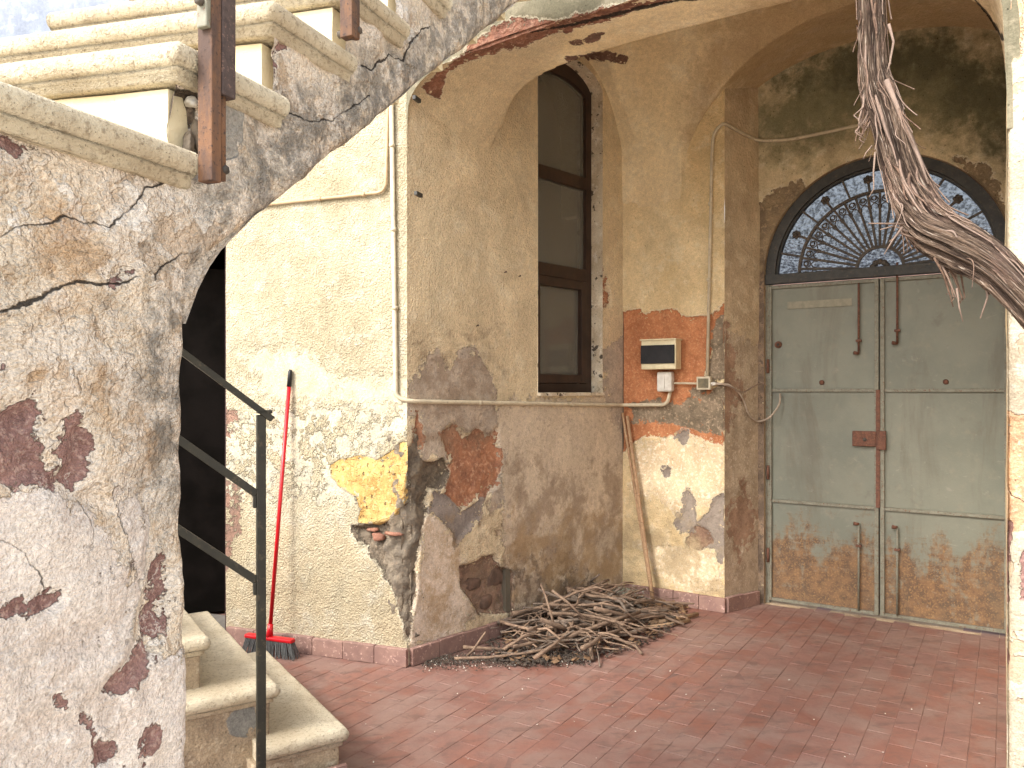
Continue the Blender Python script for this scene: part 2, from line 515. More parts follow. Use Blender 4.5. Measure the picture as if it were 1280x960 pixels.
M_VAULT = plaster('vault_plaster', (lin(234, 212, 168), lin(228, 202, 154), lin(238, 220, 182)), 1.2, (85, 0.006), dirt=.3, pits=0, layers=(
    dict(attr='stuccoed', cols=(lin(228, 204, 162), lin(220, 194, 152), lin(232, 212, 174)), amp=0.03, w=0.05, lip=0.0, bump=(95, 0.016)),
    dict(attr='peel', cols=(lin(128, 92, 76), lin(104, 76, 64), lin(140, 108, 92)), amp=0.028, w=0.003, lip=0.004, bump=(50, 0.004)),
    dict(attr='brick', cols=(lin(156, 100, 76), lin(124, 80, 64), lin(170, 124, 100)), amp=0.03, w=0.003, lip=0.012, bump=(36, 0.02), rim=RIM),
), crack=True, stains_shade=(dict(attr='brownish', cols=(lin(168, 128, 82), lin(150, 112, 72)), amp=0.15, w=0.15, fac=0.6),))  # brownish tone carries the shade of the door-recess soffit
M_FACADE = plaster('shade_toned_facade', (lin(128, 120, 96), lin(108, 102, 80), lin(140, 130, 106)), 2.2, (60, 0.003), layers=(  # darkened grey-green: the shade on the facade is put into the colour
    dict(attr='brick', cols=(lin(156, 100, 76), lin(124, 80, 64), lin(170, 124, 100)), amp=0.03, w=0.003, lip=0.012, bump=(36, 0.02), rim=RIM),))
M_PIER = plaster('pier_plaster', (lin(186, 176, 154), lin(172, 156, 130), lin(194, 186, 168)), 2.2, (70, 0.006), skim=((4, .56, lin(178, 150, 118), -.004, .7),), layers=(
    dict(attr='orange', cols=(lin(206, 164, 122), lin(190, 142, 104), lin(222, 188, 150)), amp=0.03, w=0.003, lip=0.006, bump=(40, 0.010)),
    dict(attr='maroon', cols=(lin(150, 108, 100), lin(128, 90, 84), lin(172, 130, 120)), amp=0.03, w=0.003, lip=0.005, bump=(60, 0.006)),
), crack=True)
M_W0 = plaster('pink_lime_plaster', (lin(222, 204, 180), lin(230, 214, 196), lin(212, 184, 150)), 3.2, (60, 0.020), (240, 0.006), skim=((5.5, .52, lin(222, 208, 192), .004, .6), (9, .60, lin(190, 160, 128), -.004, .6), (4, .62, lin(236, 228, 218), .004, .8)), dirt=.4, pits=.25, sand=.2, layers=(
    dict(attr='lower', cols=(lin(220, 208, 198), lin(208, 192, 180), lin(228, 218, 210)), amp=0.025, w=0.002, lip=-0.0025, bump=(34, 0.005), scale=8),
    dict(attr='maroon', cols=(lin(156, 116, 108), lin(138, 100, 94), lin(182, 148, 136)), amp=0.034, w=0.0018, lip=0.014, bump=(110, 0.008), rim=lin(236, 226, 214)),
    dict(attr='flake', cols=(lin(132, 92, 88), lin(146, 106, 98)), amp=0.10, w=0.0018, lip=0.005, bump=(110, 0.003), speck=13, s0=0.66, rim=lin(236, 226, 214)),
    dict(attr='repair', cols=(lin(170, 166, 158), lin(158, 152, 142)), amp=0.006, w=0.002, lip=-0.002, bump=(30, 0.001)),
    dict(attr='hole', cols=(lin(92, 78, 66), lin(66, 56, 50), lin(130, 112, 94)), amp=0.006, w=0.002, lip=0.02, bump=(40, 0.02)),
), crack=True, stains_shade=(
    dict(attr='ochre', cols=(lin(196, 152, 102), lin(176, 136, 96)), amp=0.10, w=0.05, fac=0.75, speck=7),
    dict(attr='dirt', cols=(lin(150, 140, 126), lin(120, 112, 102)), amp=0.10, w=0.07, fac=0.85, speck=16),
    dict(attr='grime', cols=(lin(140, 134, 126), lin(108, 104, 98)), amp=0.07, w=0.05, fac=0.72, speck=20)))

def simple(name, c1, c2, scale=20, rough=0.6, bump=(60, 0.001), spec=0.4, c3=None, metal=0.0, use_rand=0.0):
    m = NT(name, rough, spec)
    n = m.noise(scale, 6, 0.65)
    col = m.mix(m.rng(n, 0.35, 0.65), c1, c2)
    if c3: col = m.mix(m.rng(m.noise(scale * 2.7, 6, 0.7), 0.55, 0.66), col, c3)
    if use_rand:
        hn = m.t.nodes.new('ShaderNodeHueSaturation')
        m.put(hn.inputs['Value'], m.rng(m.rand(), 0, 1, 1 - use_rand, 1 + use_rand, False)); m.put(hn.inputs['Color'], col)
        col = hn.outputs[0]
    if bump: m.bump(m.math('MULTIPLY', m.noise(bump[0], 5, 0.6), bump[1]))
    m.b.inputs['Metallic'].default_value = metal
    return m.done(col)

M_PLAIN = plaster('plain_ochre_plaster', (lin(222, 194, 144), lin(212, 182, 130), lin(226, 204, 162)), 1.6, (80, 0.010), skim=((4, .60, lin(186, 156, 118), -.003, .7),), dirt=.6)
M_EDGE = plaster('rough_lime_edge', (lin(214, 196, 172), lin(222, 206, 186), lin(196, 168, 136)), 3.2, (60, 0.020), (240, 0.006), skim=((5.5, .52, lin(222, 208, 192), .004, .6),), dirt=.6)
M_SLAB = plaster('plain_slab', (lin(128, 120, 96), lin(108, 102, 80), lin(140, 130, 106)), 2.2, (60, .003))
M_BROWN = plaster('plain_brown_plaster', (lin(186, 158, 124), lin(166, 138, 108), lin(196, 172, 140)), 2.0, (60, .006))
M_DARK = simple('painted_dark', lin(30, 26, 24), lin(20, 18, 16), 4, 0.95, None, 0.0)  # near-black colour stands in for the unlit depth of the doorway
M_REDWOOD = simple('dark_red_wood', lin(66, 34, 28), lin(48, 26, 22), 12, 0.6)
M_ROOM = simple('room_plaster', lin(116, 104, 86), lin(98, 88, 72), 4, 0.9)
M_SKIRT = simple('terracotta_skirting', lin(152, 114, 100), lin(136, 100, 90), 14, 0.75, (120, 0.0012), c3=lin(196, 156, 140), use_rand=0.08)

# ---------------------------------------------------------------- house
house = tag(empty('house', (C0.x, C0.y, 0)), 'old house with peeling cream and ochre plaster around a vaulted porch', 'house')

def ar(a, b, st): return np.linspace(a, b, max(2, int(round(abs(b - a) / st)) + 1))

W1_LAYERS = (
    ('mottle', [[(270, 540), (300, 512), (360, 505), (430, 498), (530, 500), (530, 640), (440, 640), (400, 622), (330, 630), (270, 650)]], 0),
    ('white', [[(300, 440), (385, 430), (420, 470), (530, 470), (530, 500), (470, 520), (440, 505), (390, 510), (330, 505)]], 0),
    ('brown', [[(282, 600), (300, 605), (306, 640), (296, 670), (288, 700), (280, 720)], [(283, 512), (296, 512), (296, 540), (283, 545)]], 0),
    ('damp', [[(270, 660), (420, 650), (530, 700), (530, 840), (270, 840)]], 0),
    ('stone', [[(438, 656), (470, 655), (492, 646), (505, 628), (508, 590), (514, 560), (530, 556), (530, 812), (507, 800), (503, 775), (495, 742), (480, 722), (467, 700), (450, 682), (440, 668)]], -0.05),
    ('yellow', [[(413, 581), (425, 574), (450, 570), (472, 574), (495, 560), (505, 549), (520, 536), (516, 575), (508, 590), (505, 630), (492, 648), (470, 657), (448, 652), (450, 635), (445, 620), (425, 610), (415, 597)]], -0.004),
)
sL, sD0, sD1 = -3.4, -2.12, -1.245
w1 = sheet('plaster_wall', W1, [
    (ar(sD1, 0, 0.012), 0.0, 4.12, 340),
    (ar(sD0, sD1, 0.05), 2.5, 3.6, 40),
    (ar(sL, sD0, 0.05), 0.0, 3.6, 60)], M_W1, house, W1_LAYERS)
w1['label'] = 'cream stuccoed wall with a yellow bare patch'
# doorway: deep jambs, lintel and a passage behind with its darkness put into the colour
jb = MB()
jb.box(W1.p(sD1 + .02, 1.25, -.16), W1.D() * .02, W1.N() * .158, (0, 0, 1.25))
jb.box(W1.p(sD0 - .02, 1.25, -.16), W1.D() * .02, W1.N() * .158, (0, 0, 1.25))
jb.box(W1.p((sD0 + sD1) / 2, 2.52, -.16), W1.D() * .46, W1.N() * .158, (0, 0, .02))
jb.build('jamb', M_PLAIN, house)
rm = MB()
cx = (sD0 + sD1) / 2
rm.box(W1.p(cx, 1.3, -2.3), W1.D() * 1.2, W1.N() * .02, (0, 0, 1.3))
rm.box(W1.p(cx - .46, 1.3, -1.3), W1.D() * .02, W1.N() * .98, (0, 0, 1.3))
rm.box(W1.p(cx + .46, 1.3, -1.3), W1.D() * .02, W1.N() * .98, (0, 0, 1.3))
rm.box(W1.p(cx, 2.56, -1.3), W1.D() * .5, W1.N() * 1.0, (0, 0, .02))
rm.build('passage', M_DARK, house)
fr = MB()
fr.box(W1.p(sD1 - .035, 1.24, -.10), W1.D() * .033, W1.N() * .03, (0, 0, 1.24))
fr.box(W1.p(sD0 + .035, 1.24, -.10), W1.D() * .033, W1.N() * .03, (0, 0, 1.24))
dfr = fr.build('door_frame', M_REDWOOD, house, bevel=.003)
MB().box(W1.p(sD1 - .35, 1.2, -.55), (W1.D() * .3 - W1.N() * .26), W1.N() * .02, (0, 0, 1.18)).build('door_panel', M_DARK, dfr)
MB().box(W1.p(cx, .012, -.2), W1.D() * .43, W1.N() * .18, (0, 0, .012)).build('threshold', simple('worn_slab', lin(120, 112, 104), lin(96, 90, 84), 12), house)

# window wall: the window opening is left open
WS0, WS1, WZ0, WZC, WRISE = 1.09, 1.79, 1.53, 3.66, 0.20        # window opening along the wall
def win_top(s): 
    x = np.clip((np.asarray(s) - (WS0 + WS1) / 2) / ((WS1 - WS0) / 2), -1, 1)
    return WZC + WRISE * np.sqrt(np.maximum(1 - x * x * .92, 0))
W2_LAYERS = (
    ('smooth', [[(600, 520), (625, 505), (660, 500), (790, 490), (790, 735), (640, 770), (625, 680), (622, 600)]], 0),
    ('grey', [[(518, 470), (545, 440), (560, 460), (575, 438), (598, 440), (615, 470), (622, 500), (628, 560), (632, 640), (615, 640), (600, 545), (560, 530), (560, 575), (530, 575), (512, 510)],
              [(748, 440), (780, 420), (790, 470), (785, 560), (760, 500)]], 0),
    ('pale', [[(528, 645), (545, 642), (560, 660), (575, 690), (580, 730), (595, 765), (560, 800), (505, 812), (520, 740), (525, 680)]], 0),
    ('orange', [[(570, 531), (580, 541), (588, 547), (596, 535), (612, 545), (625, 532), (626, 605), (604, 622), (590, 628), (578, 637), (557, 618), (563, 590), (568, 572), (560, 573), (552, 540)],
                [(520, 515), (528, 512), (528, 560), (516, 560)], [(752, 330), (760, 360), (765, 380), (752, 385), (750, 340)]], -0.02),
    ('lilac', [[(543, 612), (558, 622), (578, 640), (604, 622), (601, 645), (580, 672), (569, 685), (567, 665), (550, 650), (535, 640)]], -0.012),
    ('stone', [[(500, 560), (520, 560), (530, 578), (556, 572), (564, 590), (553, 610), (540, 612), (534, 640), (527, 660), (524, 690), (519, 745), (514, 800), (500, 805)]], -0.05),
    ('hole', [[(577, 710), (590, 706), (605, 697), (620, 694), (626, 708), (641, 714), (643, 740), (642, 766), (600, 768), (586, 748), (576, 735)]], -0.045),
    ('damp', [[(630, 700), (650, 680), (680, 685), (710, 700), (760, 735), (740, 760), (640, 775)]], 0),
    ('ochre', [[(625, 640), (700, 650), (760, 640), (790, 640), (790, 740), (640, 740)], [(540, 650), (580, 690), (575, 740), (530, 800), (530, 720)]], 0),
    ('brownish', [[(640, 560), (720, 600), (790, 560), (790, 745), (560, 800), (600, 700)], [(520, 430), (620, 420), (620, 560), (520, 560)]], 0),
)
cols2 = [(ar(0, WS0, 0.012), 0.0, WZ0, 123), (ar(0, WS0, 0.012), WZ0, 4.12, 208)]
cs = ar(WS0, WS1, 0.02)
cols2 += [(cs, 0.0, WZ0, 123), (cs, win_top(cs), 4.12, 40), (ar(WS1, W2_LEN, 0.012), 0.0, WZ0, 123), (ar(WS1, W2_LEN, 0.012), WZ0, 4.12, 208)]
w2 = sheet('plaster_wall', W2, cols2, M_W2, house, W2_LAYERS)
w2['label'] = 'tan window wall with bare orange and grey patches'
# window recess: reveals all round
def recess(wall, outline, depth, mat, name, parent, flip=False):
    vs, fs = [], []
    for (s, z) in outline:
        vs += [wall.p(s, z, .004), wall.p(s, z, -depth)]
    n = len(outline)
    for i in range(n):
        a, b = 2 * i, 2 * ((i + 1) % n)
        fs.append((a, b, b + 1, a + 1) if not flip else (a, a + 1, b + 1, b))
    return make(name, vs, fs, mat, parent)
tops = [(s, float(win_top(s))) for s in ar(WS1, WS0, 0.03)]
M_REVEAL = plaster('flaking_white_reveal', (lin(214, 196, 166), lin(200, 178, 146), lin(228, 216, 196)), 3, (60, .004), skim=((16, .60, lin(70, 58, 48), -.004, .9), (7, .55, lin(196, 172, 138), -.002, .7)))
recess(W2, [(WS0, WZ0), (WS1, WZ0)] + tops, 0.24, M_REVEAL, 'reveal', house)

W3_LAYERS = (
    ('damp', [[(775, 620), (840, 640), (880, 690), (910, 690), (910, 760), (775, 745)]], 0),
    ('orange', [[(770, 392), (783, 388), (800, 386), (806, 391), (840, 386), (852, 393), (866, 396), (890, 393), (898, 385), (915, 372), (915, 420), (890, 440), (880, 470), (905, 505), (905, 560), (862, 548), (800, 545), (785, 560), (770, 570)]], -0.014),
    ('grey', [[(785, 505), (820, 498), (850, 500), (880, 490), (905, 470), (915, 380), (893, 400), (886, 440), (880, 478), (860, 488), (905, 520), (900, 545), (875, 540), (850, 530), (790, 530)],
              [(865, 500), (905, 480), (915, 540), (890, 545), (868, 525)]], -0.008),
    ('pale', [[(790, 575), (800, 558), (830, 550), (860, 545), (895, 552), (905, 560), (905, 660), (880, 630), (850, 640), (815, 620), (790, 610)], [(800, 680), (900, 690), (905, 735), (840, 730)]], 0),
    ('lilac', [[(858, 608), (868, 625), (872, 650), (885, 640), (895, 620), (905, 615), (908, 690), (900, 720), (895, 690), (865, 680), (845, 655), (855, 630)], [(842, 540), (858, 538), (858, 552), (846, 552)], [(830, 585), (838, 585), (838, 597), (830, 596)]], -0.014),
    ('hole', [[(858, 668), (872, 655), (885, 662), (892, 678), (878, 686), (862, 684)]], -0.01),
)
w3 = sheet('plaster_wall', W3, [(ar(0, 0.772, 0.011), 0.0, 4.12, 340)], M_W3, house, W3_LAYERS)
w3['label'] = 'ochre wall with orange patch behind the meter box'
W4_LAYERS = (
    ('grey', [[(895, 400), (960, 430), (960, 760), (895, 770)]], -0.006),
    ('orange', [[(900, 380), (915, 420), (925, 480), (915, 540), (900, 560)], [(905, 640), (935, 600), (945, 660), (925, 700)]], -0.006),
)
w4 = sheet('plaster_wall', W4, [(ar(0, 0.40, 0.011), 0.0, 4.12, 320)], M_W4, house, W4_LAYERS)

# gate wall with arched opening
GP0, GP1 = 1.372, 2.852
GPC = (GP0 + GP1) / 2; GR = (GP1 - GP0) / 2; GZ = 2.31; FANZ = 2.375
def gate_arch(p): return FANZ + np.sqrt(np.maximum((GR + .015) ** 2 - (np.asarray(p) - GPC) ** 2, 0))
th = np.linspace(math.pi, 0, 130)
pc = GPC + (GR + .015) * np.cos(th)
WB_LAYERS = (
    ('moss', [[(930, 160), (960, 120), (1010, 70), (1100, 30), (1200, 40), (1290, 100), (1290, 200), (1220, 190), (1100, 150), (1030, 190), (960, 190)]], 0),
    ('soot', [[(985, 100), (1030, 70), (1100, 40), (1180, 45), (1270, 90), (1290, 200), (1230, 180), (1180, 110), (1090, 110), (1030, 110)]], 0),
    ('edge', [[(940, 260), (975, 235), (1000, 225), (1010, 240), (985, 265), (968, 300), (960, 350), (940, 350)], [(1190, 195), (1235, 205), (1262, 260), (1262, 310), (1240, 260), (1215, 225)]], -0.015),
    ('chip', [[(938, 340), (962, 340), (962, 770), (938, 770)]], -0.008),
)
wb = sheet('plaster_wall', WB, [
    (ar(1.25, pc[0], 0.01), 0.0, 4.12, 330),
    (pc, np.maximum(gate_arch(pc), FANZ), 4.12, 120),
    (ar(pc[-1], 3.0, 0.02), 0.0, 4.12, 120)], M_WB, house, WB_LAYERS)
wb['label'] = 'mossy plaster wall above the gate'
outline = [(GP0 - .015, 0.0), (GP1 + .015, 0.0)] + [(GPC + (GR + .015) * math.cos(t), FANZ + (GR + .015) * math.sin(t)) for t in np.linspace(0, math.pi, 50)]
recess(WB, outline, 0.26, M_BROWN, 'reveal', house)

# vault
def W2_off(q): return 0.408 / 2.0 * q
def arch_F(pp, q=0.0):
    x = np.abs(np.clip((pp - 1.42) / 1.42, -1, 1))
    zs = np.where(pp < 1.42, 2.97 - 0.36 * sstep(np.asarray(q, float), 0.05, 0.55), 2.62)
    return zs + (3.38 - zs) * np.maximum(1 - x ** 4, 0) ** 0.25
def vault_z(p, q):
    pp = p - W2_off(q) * (1 - np.clip(p / 2.84, 0, 1)) + 0.025 * (p < 1.4)
    Fz = arch_F(pp, q)
    dx = np.abs(p - 1.50) / 1.38; dy = np.abs(q - 1.22) / 0.815
    k = 1 - dx ** 4 - dy ** 4
    Mz = np.where(k > 0, 2.85 + 1.20 * np.maximum(k, 0) ** 0.42, 2.85 + k * 6)
    xy = np.stack([C0.x + E1.x * p + E2.x * q - W2.o.x, C0.y + E1.y * p + E2.y * q - W2.o.y], -1)
    s = xy[..., 0] * W2.d.x + xy[..., 1] * W2.d.y
    dist = np.maximum(xy[..., 0] * W2.n.x + xy[..., 1] * W2.n.y, 0)
    x = np.abs((s - 1.375) / 0.735)
    Wz = np.where(x < 1, 2.80 + 1.14 * np.sqrt(np.maximum(1 - x ** 2.3, 0)), 0) - dist * 0.10
    x = np.abs((p - 2.10) / 1.225)
    Dz = np.where(x < 1, 3.03 + 0.90 * np.sqrt(np.maximum(1 - x ** 2.2, 0)), 0) - np.clip(2.0 - q, 0, 2) * 0.05
    z = np.maximum(np.maximum(Fz, Mz), np.maximum(np.where(q > 0.45, Wz, 0), np.where(q > 0.9, Dz, 0)))
    z = np.where(q > 2.0, np.maximum(Dz, 2.9), z)
    return np.minimum(z, 4.06)
pg = ar(-0.12, 3.02, 0.014); qg = ar(0.0, 2.42, 0.014)
Pm, Qm = np.meshgrid(pg, qg, indexing='ij')
Zm = vault_z(Pm, Qm) + 0.006 * fbm(Pm * 2.3, Qm * 2.3, 4)
VV = np.stack([C0.x + E1.x * Pm + E2.x * Qm, C0.y + E1.y * Pm + E2.y * Qm, Zm], -1).reshape(-1, 3)
idx = np.arange(len(pg) * len(qg)).reshape(len(pg), len(qg))
FF = np.stack([idx[:-1, :-1], idx[:-1, 1:], idx[1:, 1:], idx[1:, :-1]], -1).reshape(-1, 4)
brick_px = [[(528, 108), (560, 82), (605, 42), (640, 22), (700, 24), (760, 8), (840, -8), (840, 2), (760, 27), (700, 40), (640, 62), (590, 76), (560, 92), (548, 122), (535, 118)]]
va = {'peel': layer_field(VV, [[(712, 52), (735, 47), (745, 40), (752, 42), (748, 50), (725, 58), (714, 58)], [(705, 70), (740, 66), (762, 64), (785, 72), (782, 80), (770, 76), (740, 76), (712, 76)]]),
      'brick': layer_field(VV, brick_px),
      'stuccoed': layer_field(VV, [[(480, 60), (600, 40), (720, 30), (700, 62), (660, 110), (640, 160), (605, 330), (480, 330)]]),
      'brownish': layer_field(VV, [[(850, 230), (856, 140), (890, 40), (960, -20), (1270, -20), (1275, 180), (1240, 110), (1130, 45), (1020, 80), (950, 170), (905, 100)]])}  # outline of the shaded spike and recess soffit, darkened in the colour
ca, cw = crack_field(VV, [([(560, 70), (600, 46), (650, 42), (700, 34), (760, 20), (830, 3), (900, -6)], 2.0, 2.6), ([(1216, -4), (1240, 25), (1262, 64)], 2.2, 2.0)])
va['crack_sd'] = ca; va['crack_w'] = cw
vault = make('vault', VV, FF, M_VAULT, house, True, va)

# facade above the porch arch, and terrace slab
fp = ar(0.0, 2.84, 0.014)
fz = arch_F(np.clip(fp, 0, 2.84)) + 0.012 * fbm(fp * 9, fp * 0 + 3, 3) - 0.01
fac = sheet('facade', WF, [(fp, fz, 4.12, 60), (ar(2.84, 5.2, 0.03), 2.5, 4.12, 50)], M_FACADE, house, (('brick', brick_px, -0.01),), rough=(0.01, 3), extra=lambda S, Z: 0 * S + 0.004)
slab = MB()
a, b, c, d = bay(-2.6, -.10), bay(5.2, -.10), bay(5.2, 3.4), bay(-2.6, 3.4)
slab.add([(a.x, a.y, 4.125), (b.x, b.y, 4.125), (c.x, c.y, 4.125), (d.x, d.y, 4.125), (a.x, a.y, 4.25), (b.x, b.y, 4.25), (c.x, c.y, 4.25), (d.x, d.y, 4.25)],
         [(3, 2, 1, 0), (4, 5, 6, 7), (0, 1, 5, 4), (1, 2, 6, 5), (2, 3, 7, 6), (3, 0, 4, 7)])
slab.build('terrace_slab', M_SLAB, house, bevel=.01)

# right-hand pier
PIER_LAYERS = (
    ('orange', [[(1245, 540), (1258, 515), (1290, 520), (1290, 660), (1262, 670), (1245, 690)], [(1264, -10), (1276, -10), (1276, 75), (1266, 75)]], -0.014),
    ('maroon', [[(1246, 640), (1268, 650), (1264, 700), (1256, 760), (1260, 820), (1245, 890)], [(1274, 690), (1300, 680), (1300, 740), (1276, 750)]], -0.006),
)
pier_wall = Wall(bay(2.84, 0), E1, -E2)
pr = sheet('pier', pier_wall, [(ar(0, 1.3, 0.012), 0.0, 4.12, 320)], M_PIER, house, PIER_LAYERS,
           cracks=[([(1256, 600), (1264, 618), (1278, 626), (1290, 640)], .35, .3)],
           extra=lambda S, Z: 0.014 + 0 * S - 0.03 * np.exp(-S / 0.012) + 0.010 * fbm(S * 3, Z * 3, 3))
pr['label'] = 'bright white pier with bare pink patches'
side = Wall(bay(2.84, 0), E2, -E1)
sheet('plaster_wall', side, [(ar(-0.004, 2.5, 0.03), 0.0, 4.12, 120)], M_PLAIN, house, (), rough=(0.01, 2))

# skirting tiles (terracotta), each a piece of its wall
def skirting(wall, parent, s0, s1, n, h=0.10):
    w = (s1 - s0) / n
    for i in range(n):
        dz = random.uniform(-.004, .004)
        MB().box(wall.p(s0 + (i + .5) * w, (h + dz) / 2, .017), wall.D() * (w / 2 - .0015), wall.N() * .016, (0, 0, (h + dz) / 2)).build('skirting_tile', M_SKIRT, parent, bevel=.003)
skirting(W1, w1, -1.22, 0.012, 6)
skirting(W2, w2, 0.012, W2_LEN - .03, 10)
skirting(W3, w3, 0.03, 0.785, 4)
skirting(W4, w4, 0.0, 0.36, 2)

def rubble_core():
    vs, fs = [], []; n = 28
    zs = np.linspace(.10, 1.30, 70); an = np.linspace(0, 2 * np.pi, n, endpoint=False)
    cc = C0 - W1.n * .085 - W2.n * .085
    for z in zs:
        r = .105 + .035 * fbm(an * 2.2 + 5, an * 0 + z * 11, 3) + .02 * fbm(an * 5, an * 0 + z * 26, 2)
        vs += [(cc.x + math.cos(a) * k, cc.y + math.sin(a) * k, z) for a, k in zip(an, r)]
    for i in range(len(zs) - 1):
        for k in range(n):
            fs.append((i * n + k, i * n + (k + 1) % n, (i + 1) * n + (k + 1) % n, (i + 1) * n + k))
    return make('rubble_core', vs, fs, simple('corner_rubble', lin(140, 124, 102), lin(106, 94, 80), 16, .95, (45, .014), c3=lin(142, 120, 96)), w1, True)
rubble_core()

# ---------------------------------------------------------------- neighbouring house and ground
M_BLUE = plaster('blue_grey_render', (lin(158, 166, 184), lin(140, 150, 170), lin(172, 180, 194)), 0.9, (20, 0.004))
nb = tag(empty('neighbouring_house', (-6.0, 11.0, 0)), 'blue grey rendered house far behind the stairs', 'house')
m = MB(); m.box((-7.5, 12.5, 4.6), (4.6, 0, 0), (0, 2.0, 0), (0, 0, 4.6)); m.build('wall', M_BLUE, nb)
m = MB(); m.box((-7.5, 12.5, 9.3), (4.8, 0, 0), (0, 2.2, 0), (0, 0, .1)); m.build('roof', M_SKIRT, nb)

gm = NT('bounce_ground', .95)
M_GROUND = gm.done(gm.mix(gm.rng(gm.noise(.8, 6), .35, .65), lin(218, 206, 186), lin(198, 186, 166)))  # pale tone chosen to bounce light up into the vault
gr = MB().add([(-120, -120, -.05), (120, -120, -.05), (120, 120, -.05), (-120, 120, -.05)], [(0, 1, 2, 3)]).build('ground', M_GROUND)
tag(gr, 'unseen court ground, made pale to bounce light into the porch', None, kind='structure')

# ---------------------------------------------------------------- terracotta floor
fm = NT('terracotta_tile', .62, .35)
n1 = fm.noise(1.7, 6, .62); n2 = fm.noise(9, 6, .65); n3 = fm.noise(60, 5, .65)
c = fm.mix(fm.rng(n1, .35, .65), lin(142, 90, 74), lin(132, 87, 75))
hn = fm.t.nodes.new('ShaderNodeHueSaturation')
fm.put(hn.inputs['Value'], fm.rng(fm.rand(), 0, 1, .94, 1.06, False)); fm.put(hn.inputs['Saturation'], fm.rng(fm.rand(), 0, 1, 1.08, .9, False)); fm.put(hn.inputs['Color'], c)
c = fm.mix(fm.rng(n2, .42, .66, 0, .7), hn.outputs[0], lin(126, 90, 78))
c = fm.mix(fm.rng(fm.noise(2.6, 7, .68, dist=.6), .42, .62, 0, .75), c, lin(140, 110, 98))
c = fm.mix(fm.rng(fm.noise(5, 5, .72, fm.scaled(fm.pos, (1, 2.2, 1)), .9), .52, .64, 0, .6), c, lin(106, 78, 68))
c = fm.mix(fm.rng(fm.noise(34, 5, .75), .66, .74, 0, .6), c, lin(176, 152, 140))
fm.bump(fm.math('ADD', fm.math('MULTIPLY', n3, .0012), fm.math('MULTIPLY', n2, .0014)))
M_TILE = fm.done(c, fm.rng(n2, .3, .7, .48, .8))
M_GROUT = simple('sandy_grout', lin(138, 98, 84), lin(112, 80, 70), 4, .9)
TW, TL, GAP = 0.100, 0.200, 0.0020
def plan(p, q): v = bay(p, q); return v
fl = MB()
cs_ = [bay(-4.5, -2.2), bay(6, -2.2), bay(6, 2.6), bay(-4.5, 2.6)]
fl.add([(v.x, v.y, -.0024) for v in cs_], [(0, 1, 2, 3)])
floor = fl.build('floor', M_GROUT)
tag(floor, 'worn red terracotta tile floor of the porch and court', None, kind='structure')
tb = bmesh.new()
bmesh.ops.create_cube(tb, size=1.0)
for v in tb.verts: v.co = Vector((v.co.x * (TW - GAP), v.co.y * (TL - GAP), v.co.z * .02 - .01))
bmesh.ops.bevel(tb, geom=[e for e in tb.edges if all(v.co.z > -.005 for v in e.verts)], offset=.0014, segments=1, affect='EDGES')
tme = bpy.data.meshes.new('tile'); tb.to_mesh(tme); tb.free(); tme.materials.append(M_TILE)
ang = math.atan2(E1.y, E1.x)
cands, rest = [], []
for i in range(-30, 50):
    for j in range(-16, 14):
        p = (i + .5) * TW; q = (j + .5) * TL + (TL / 2 if i % 2 else 0)
        c2 = bay(p, q)
        if c2.y < .2 or q < -2.1: continue
        if q > 2.56 or (q > -.05 and p < W2_off(q) - .10) or (p > 2.9 and q > 0): continue
        if q > 2.02 and p < 1.2: continue
        wv = C0 - c2
        if (c2 - C0).dot(W1.n) < -.06 and p < 0.3: continue
        u, v = U0 + F_PX * c2.x / c2.y, V0 + F_PX * CAM_H / c2.y
        vis = (330 < u < 1262 and v < 985 and not (u < 440 and v > 850 + 0 * u))
        area = 1 / c2.y ** 3
        (cands if vis else rest).append((area, c2.x, c2.y))
cands.sort(reverse=True)
big, more = cands[:300], cands[300:]
print('tiles in view', len(cands), 'rest', len(rest))
for k, (_, x, y) in enumerate(big):
    o = bpy.data.objects.new('tile', tme)
    o.location = (x, y, random.uniform(-.002, .0008)); o.rotation_euler = (random.gauss(0, .004), random.gauss(0, .007), ang + random.gauss(0, .006))
    o.parent = floor
    COL.objects.link(o)
vs0 = [v.co.copy() for v in tme.vertices]; fs0 = [tuple(p.vertices) for p in tme.polygons]
fld = MB()
for (_, x, y) in more + rest:
    rot = Matrix.Translation((x, y, random.uniform(-.0012, .0006))) @ Matrix.Rotation(ang + random.gauss(0, .004), 4, 'Z')
    fld.add([rot @ v for v in vs0], fs0)
tf = fld.build('tile_field', M_TILE, floor); tf['kind'] = 'stuff'

# ---------------------------------------------------------------- staircase
stairs = tag(empty('staircase', (-0.9, 2.0, 0)), 'outdoor masonry staircase with cracked peeling side wall and stone treads', 'staircase')
sm = NT('travertine_tread', .8, .3)
n1 = sm.noise(5, 6, .6); n2 = sm.noise(70, 5, .7); n3 = sm.noise(210, 3, .6)
c = sm.mix(sm.rng(n1, .35, .65), lin(214, 200, 170), lin(196, 178, 146))
c = sm.mix(sm.rng(n2, .50, .66, 0, .75), c, lin(150, 132, 106))
c = sm.mix(sm.rng(sm.noise(9, 4, .7), .5, .68, 0, .5), c, lin(168, 150, 122))
c = sm.mix(sm.rng(n3, .62, .70, 0, .8), c, lin(96, 86, 70))
sm.bump(sm.math('ADD', sm.math('MULTIPLY', n2, .008), sm.math('MULTIPLY', n3, .005)))
M_TREAD = sm.done(c)
sm = NT('sunlit_tone_riser', .85, .3)
n1 = sm.noise(6, 6, .6); n3 = sm.noise(160, 3, .6)
c = sm.mix(sm.rng(n1, .35, .65), lin(232, 218, 180), lin(222, 202, 156))  # bright yellow cream of the sunlit risers put into the colour
